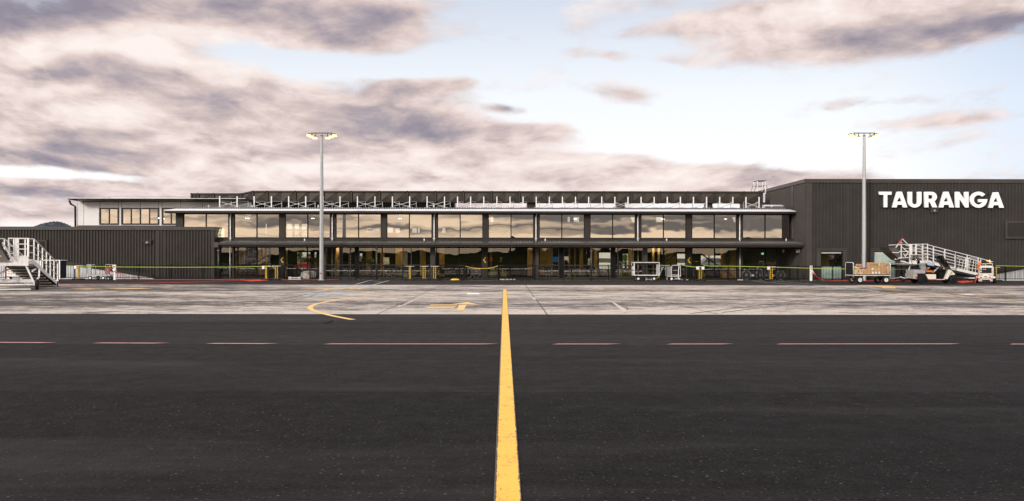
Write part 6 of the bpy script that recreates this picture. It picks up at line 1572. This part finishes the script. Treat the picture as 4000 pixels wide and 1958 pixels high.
# dolly and crate parked behind the left ramp
dk = thing('dark_locker', 'tall black panelled baggage dolly parked behind the left boarding ramp', 'baggage dolly', gp(200, 1104))
p = gp(195, 1104); b = M().box((p.x - .52, p.y, .25), (p.x + .55, p.y + .9, 1.35)); b.build('body', MT['canvas'], dk)
M().box((p.x - .56, p.y - .02, 1.35), (p.x + .62, p.y + .92, 1.39)).box((p.x + .56, p.y - .02, .2), (p.x + .62, p.y + .04, 1.35)).box((p.x - .60, p.y - .02, .2), (p.x - .54, p.y + .04, 1.35)).build('frame', MT['alu'], dk)
for dx in (-.4, .4): wheel(dk, (p.x + dx, p.y + .15, .13), .13, .08)
wb = thing('notice_trailer', 'white trailer with small red notices glimpsed under the left boarding ramp', 'trailer', gp(45, 1103))
p = gp(45, 1103); M().prism([(p.x - .5, p.y, .35), (p.x + .75, p.y, .35), (p.x + .55, p.y, .95), (p.x - .3, p.y, 1.1)], (0, .8, 0)).build('body', MT['white'], wb, bevel=.02)
nb = M()
for k in range(12): nb.box((p.x - .2 + .15 * (k % 5), p.y - .008, .5 + .13 * (k // 5)), (p.x - .13 + .15 * (k % 5), p.y - .002, .56 + .13 * (k // 5)))
nb.build('red_notices', MT['red'], wb); M().box((p.x - .3, p.y - .01, .90), (p.x + .4, p.y - .003, .95)).build('black_notice', MT['ink'], wb)
for dx in (-.3, .55): wheel(wb, (p.x + dx, p.y + .2, .2), .2, .14)
cw = thing('cream_wedge', 'cream wedge shaped cowling standing under the left boarding ramp', 'cowling', gp(95, 1101))
M().prism([P(79, 1068, 50), P(113, 1089, 50), P(113, 1100, 50), P(79, 1100, 50)], (0, .8, 0)).build('shell', MT['cream'], cw, bevel=.02)

# ------------------------------------------------------------------ waiting room benches and bicycles behind the fence
def bench(px, D, n, label, col):
    X = PX(px, D); t = thing('waiting_bench', label, 'bench', (X, D, 0), 'benches inside the waiting hall')
    for k in range(n):
        q = X + .58 * k
        M().box((q - .25, D, .40), (q + .25, D + .42, .44)).build('seat', MT[col], t, bevel=.01); M().prism([(q - .25, D + .42, .44), (q - .25, D + .50, .84), (q - .25, D + .53, .84), (q - .25, D + .45, .44)], (.5, 0, 0)).build('backrest', MT[col], t)
        M().tube([(q - .27, D + .05, .44), (q - .27, D + .02, .62), (q - .27, D + .4, .62), (q - .27, D + .42, .46)], .016, 6).build('armrest', MT['alu'], t)
    M().box((X - .3, D + .18, .33), (X + .58 * (n - 1) + .3, D + .24, .39)).build('beam', MT['alu'], t)
    for q in (X, X + .58 * (n - 1)): M().bar((q, D + .2, .34), (q - .22, D + .02, .03), .03).build('leg', MT['alu'], t); M().bar((q, D + .2, .34), (q + .22, D + .4, .03), .03).build('leg', MT['alu'], t)
bench(1520, 63, 3, 'dark waiting bench behind the left glazed lobby', 'canvas'); bench(1726, 62.6, 4, 'dark waiting bench left of the yellow rope gate', 'canvas'); bench(1845, 62.6, 2, 'pair of chrome waiting chairs beside the second chevron pier', 'canvas')
bench(2222, 62.8, 4, 'long dark waiting bench behind the second lobby', 'canvas'); bench(2140, 63, 1, 'single chrome chair at the left of the second lobby', 'canvas')
def sofa(px, D, w, label):
    X = PX(px, D); t = thing('low_sofa', label, 'sofa', (X, D, 0), 'olive sofas inside'); M().box((X, D, .1), (X + w, D + .7, .42)).build('seat', MT['olive'], t, bevel=.03); M().box((X, D + .5, .42), (X + w, D + .72, .72)).build('backrest', MT['olive'], t, bevel=.03)
sofa(1915, 63.5, 1.25, 'olive low sofa behind the window right of the second chevron'); sofa(2422, 63, .9, 'olive low sofa behind the second lobby near the covered cart'); sofa(2709, 63, .9, 'olive low sofa behind the double striped post')
def bike(px, label, flip):
    D = 61.0; X = P(px, 1080, D).x; s = -1 if flip else 1; t = thing('bicycle', label, 'bicycle', (X, D, 0), 'bicycles leaning behind the fence')
    for dx in (-.5, .5):
        cx_, cz = X + dx * s, .34
        wl = M().tube([(cx_ + .32 * math.cos(a), D, cz + .32 * math.sin(a)) for a in [q * math.pi / 12 for q in range(25)]], .018, 6, False).build('wheel', MT['greypanel'], t, True)
        sp = M()
        for k in range(9): a = k * math.pi / 9; sp.bar((cx_ - .31 * math.cos(a), D, cz - .31 * math.sin(a)), (cx_ + .31 * math.cos(a), D, cz + .31 * math.sin(a)), .004)
        sp.build('spokes', MT['alu'], wl)
    f = M(); A, B, C_, Dd = (X - .5 * s, D, .34), (X - .05 * s, D, .30), (X - .18 * s, D, .82), (X + .33 * s, D, .80)
    for p, q in ((A, B), (B, C_), (A, C_), (C_, Dd), (B, Dd), (Dd, (X + .5 * s, D, .34))): f.tube([p, q], .016, 6)
    f.build('frame', MT['dkmetal'], t); M().box((X - .30 * s, D - .06, .86), (X - .08 * s, D + .06, .91)).build('saddle', MT['ink'], t, bevel=.01); M().tube([(X + .33 * s, D, .80), (X + .30 * s, D, .96), (X + .38 * s, D - .22, .97)], .013, 6).tube([(X + .30 * s, D, .96), (X + .38 * s, D + .22, .97)], .013, 6).build('handlebar', MT['alu'], t)
    M().tube([(X - .05 * s, D - .05, .30), (X - .05 * s, D - .01, .30)], .09, 12).build('chainring', MT['alu'], t)
bike(2943, 'bicycle behind the fence left of the striped post', False); bike(3022, 'bicycle behind the fence right of the striped post', False)
# little speakers under the awning end
for px, py, lab, D in ((3060, 981, 'small grey speaker box on the shaded wall, left of two', 61.6), (3117, 981, 'pale grey control box with a tiny green light by the hangar corner', 60.6)):
    p = P(px, py, D); t = thing('wall_box', lab, 'wall box', p); M().box((p.x - .07 if px < 3100 else p.x - .13, D - .1, p.z - .12), (p.x + .05 if px < 3100 else p.x + .13, D + .06, p.z + .12)).build('casing', MT['grey'] if px < 3100 else MT['alud'], t, bevel=.008)
    if px > 3100: M().box((p.x + .08, D - .11, p.z + .03), (p.x + .10, D - .101, p.z + .05)).build('indicator', emit('green_led', (.2, 1, .3), 3), t)
cm = thing('dome_camera', 'black dome camera on the pier under the eave, left of the fifth downpipe', 'camera dome', (PX(1495, 62), 61.9, PZ(839, 62)))
p = cm.location; M().disc(p, (0, -1, 0), [(0, .09), (.06, .08), (.1, .03)], 14).build('dome', MT['ink'], cm, True)
cm = thing('dome_camera', 'black dome camera on the pier under the eave near the eighth bay', 'camera dome', (PX(2292, 62), 61.9, PZ(839, 62)))
p = cm.location; M().disc(p, (0, -1, 0), [(0, .09), (.06, .08), (.1, .03)], 14).build('dome', MT['ink'], cm, True)
sm = thing('safety_poster', 'dark framed notice board behind the glass right of the third chevron', 'notice board', (PX(2718, 62.4), 62.4, PZ(1022, 62.4)))
M().box((PX(2704, 62.4), 62.4, PZ(1037, 62.4)), (PX(2735, 62.4), 62.43, PZ(1008, 62.4))).build('board', MT['canvas'], sm)
nb = M(); q = 2707
while q < 2727: nb.box((PX(q, 62.38), 62.385, PZ(1022, 62.38)), (PX(q + 1.6, 62.38), 62.39, PZ(1020, 62.38))); q += 2.3
nb.build('lettering', MT['white'], sm)
pr = thing('portrait_panel', 'tall oval dark carved panel hung inside the glass near the far lower windows', 'wall art', (PX(2842, 63), 63, PZ(1005, 63)))
p = pr.location; M().add([(p.x + .21 * math.cos(a), 63, p.z + .66 * math.sin(a)) for a in [q * math.pi / 12 for q in range(24)]], [tuple(range(24))]).build('panel', mat('dark_oval', (.05, .04, .03), .6, 0, .6, 3), pr)
M().box((PX(2818, 63.3), 63.3, .02), (PX(2880, 63.3), 63.35, 2.45)).build('backing', MT['amber'], pr)
sc_m = emit('poster_light', (.50, .44, .36), .8)
ps = thing('bright_poster', 'bright backlit poster behind the second lobby glass', 'poster', (PX(2210, 64), 64, PZ(1013, 64))); M().box((PX(2201, 64), 64, PZ(1025, 64)), (PX(2221, 64), 64.04, PZ(1002, 64))).build('face', sc_m, ps); M().prism([(PX(2204, 63.98), 63.98, PZ(1025, 63.98)), (PX(2219, 63.98), 63.98, PZ(1025, 63.98)), (PX(2216, 63.98), 63.98, PZ(1014, 63.98)), (PX(2211, 63.98), 63.98, PZ(1018, 63.98)), (PX(2206, 63.98), 63.98, PZ(1013, 63.98))], (0, .01, 0)).build('dark_shapes', MT['ink'], ps)

# ------------------------------------------------------------------ landside: cars and palms glimpsed through the hall
def car(X, Y, m, label):
    t = thing('parked_car', label, 'car', (X, Y, 0), 'cars parked beyond the hall')
    def pr_(pts, d0, d1, nm, mm): return M().prism([(X + a, Y + d0, z) for a, z in pts], (0, d1 - d0, 0)).build(nm, mm, t, bevel=.04)
    pr_([(-2.1, .3), (2.1, .3), (2.15, .7), (1.9, .88), (1.1, .95), (-1.9, .98), (-2.15, .8)], 0, 1.75, 'body', m); pr_([(-1.6, .98), (1.0, .95), (.45, 1.45), (-1.1, 1.48)], .12, 1.63, 'cabin', MT['tintg']); pr_([(-1.1, 1.47), (.45, 1.44), (.3, 1.5), (-.95, 1.53)], .1, 1.65, 'roof', m)
    for a in (-1.3, 1.3):
        for d in (.1, 1.65): wheel(t, (X + a, Y + d, .32), .32, .2)
def cx(px, D): return PX(px, D)
white_p, redp = MT['white'], mat('car_red', (.35, .03, .03), .3)
car(cx(1190, 92), 92, mat('car_silver', (.5, .5, .5), .3, .4), 'silver car glimpsed through the glass beside the left lamp pole'); car(cx(1225, 89), 89, redp, 'red car glimpsed through the glass beside the left lamp pole')
car(cx(2378, 92), 92, white_p, 'white car glimpsed through the second lobby'); car(cx(2662, 90), 90, white_p, 'white car glimpsed left of the third chevron'); car(cx(2800, 94), 94, mat('car_grey', (.25, .27, .28), .3, .3), 'grey car glimpsed right of the third chevron')
def palm(X, Y, h, label, seed, cr=1.3):
    rr = random.Random(seed); t = thing('cabbage_tree', label, 'tree', (X, Y, 0), 'spiky trees beyond the hall')
    M().tube([(X, Y, 0), (X + .1, Y, h * .5), (X, Y, h)], [.14, .11, .09], 8).build('trunk', MT['bark'], t, True)
    b = M()
    for k in range(170):
        a, e = rr.uniform(0, 6.28), rr.uniform(-.5, 1.4); L = cr * rr.uniform(.6, 1); d = Vector((math.cos(a) * math.cos(e), math.sin(a) * math.cos(e), math.sin(e))); o = Vector((X, Y, h))
        s = d.cross(Vector((0, 0, 1))).normalized() * .035; m_ = o + d * L * .6; tip = o + d * L - Vector((0, 0, .25 * L * math.cos(e)))
        b.add([o - s * .5, o + s * .5, m_ + s, m_ - s, tip], [(0, 1, 2, 3), (3, 2, 4)])
    b.build('crown', MT['leaf2'] if 'leaf2' in MT else MT['leaf'], t)
palm(cx(1172, 86), 86, 1.6, 'spiky cabbage tree glimpsed left of the cars by the lamp pole', 1, .9); palm(cx(1205, 100), 100, 1.5, 'farther spiky cabbage tree glimpsed by the lamp pole', 2, .8); palm(cx(2440, 84), 84, 1.2, 'spiky tree glimpsed through the right half of the second lobby', 3, 1.2)
# plants indoors
def bushy(px, D, z, r, label, seed):
    rr = random.Random(seed); X = PX(px, D); t = thing('indoor_plant', label, 'plant', (X, D, 0), 'indoor plants')
    M().tube([(X, D, 0), (X, D, .02), (X, D, .45)], [.16, .2, .24], 10).build('pot', MT['dkmetal'], t, True)
    b = M()
    for k in range(260):
        d = Vector((rr.gauss(0, 1), rr.gauss(0, 1), rr.gauss(0, 1))).normalized(); o = Vector((X, D, z)) + d * r * rr.uniform(.2, 1); s = Vector((rr.uniform(-1, 1), rr.uniform(-1, 1), rr.uniform(-.4, 1))).normalized() * .16; w = s.cross(d).normalized() * .03
        b.add([o - w, o + w, o + s], [(0, 1, 2)])
    b.build('leaves', MT['leaf2'] if 'leaf2' in MT else MT['leaf'], t); M().tube([(X, D, .4), (X, D, z)], .03, 6).build('stem', MT['bark'], t)
bushy(1418, 63.5, 1.35, .42, 'bushy green plant behind the left lobby glass', 1); bushy(1240, 64, 1.4, .50, 'bushy green plant behind the glass beside the lamp pole', 2); bushy(1450, 66, 1.2, .3, 'thin leaved plant behind the left lobby glass, right of the bushy one', 4)

# ------------------------------------------------------------------ two ground crew standing behind the photographer (seen only as reflections)
def crew(X, Y, vest, label):
    t = thing('person', label, 'person', (X, Y, 0))
    js = {'pel': (0, 0, .95), 'sp': (0, 0, 1.2), 'ch': (0, 0, 1.42), 'nk': (0, 0, 1.52), 'hd': (0, -.02, 1.66), 'hl': (-.10, 0, .9), 'kl': (-.12, .02, .5), 'al': (-.13, .04, .09), 'fl': (-.15, -.14, .04), 'hr': (.10, 0, .9), 'kr': (.12, .02, .5), 'ar': (.13, .04, .09), 'fr': (.15, -.14, .04),
          'sl': (-.19, 0, 1.40), 'el': (-.27, .02, 1.12), 'wl': (-.25, -.08, .88), 'sr': (.19, 0, 1.40), 'er': (.27, .02, 1.12), 'wr': (.22, -.10, .88), 'tl': (-.25, -.11, .78), 'tr': (.22, -.13, .78)}
    rd_ = {'pel': .14, 'sp': .135, 'ch': .15, 'nk': .055, 'hd': .10, 'hl': .09, 'kl': .06, 'al': .045, 'fl': .04, 'hr': .09, 'kr': .06, 'ar': .045, 'fr': .04, 'sl': .065, 'el': .045, 'wl': .03, 'sr': .065, 'er': .045, 'wr': .03, 'tl': .028, 'tr': .028}
    ed = [('pel', 'sp'), ('sp', 'ch'), ('ch', 'nk'), ('nk', 'hd'), ('pel', 'hl'), ('hl', 'kl'), ('kl', 'al'), ('al', 'fl'), ('pel', 'hr'), ('hr', 'kr'), ('kr', 'ar'), ('ar', 'fr'), ('ch', 'sl'), ('sl', 'el'), ('el', 'wl'), ('wl', 'tl'), ('ch', 'sr'), ('sr', 'er'), ('er', 'wr'), ('wr', 'tr')]
    kk = list(js); me = bpy.data.meshes.new('body'); me.from_pydata([(X + js[k_][0], Y - js[k_][1], js[k_][2]) for k_ in kk], [(kk.index(a), kk.index(b_)) for a, b_ in ed], [])
    o = bpy.data.objects.new('body', me); COL.objects.link(o); o.parent = t; o.matrix_parent_inverse = Matrix.Translation(-t.location); me.materials.append(MT['clothes'])
    md = o.modifiers.new('skin', 'SKIN'); md.use_smooth_shade = True; o.modifiers.new('sub', 'SUBSURF').levels = 1
    for k_, sv in zip(kk, me.skin_vertices[0].data): sv.radius = (rd_[k_], rd_[k_])
    me.skin_vertices[0].data[0].use_root = True
    M().tube([(X, Y, 1.46), (X, Y, 1.40), (X, Y, 1.1), (X, Y, .82)], [.12, .22, .21, .22], 14).build('vest', vest, t, True)
    M().tube([(X, Y, 1.62), (X, Y, 1.70), (X, Y, 1.78), (X, Y, 1.80)], [.115, .12, .09, .02], 12).build('hair', MT['ink'], t, True)
MT['clothes'] = mat('dark_workwear', (.04, .045, .06), .8)
crew(-1.65, -5.0, MT['orange'], 'person in an orange safety vest standing with arms down, reflected in the glass'); crew(-.15, -8.0, MT['lime'], 'person in a lime safety vest standing with arms down, reflected in the glass')
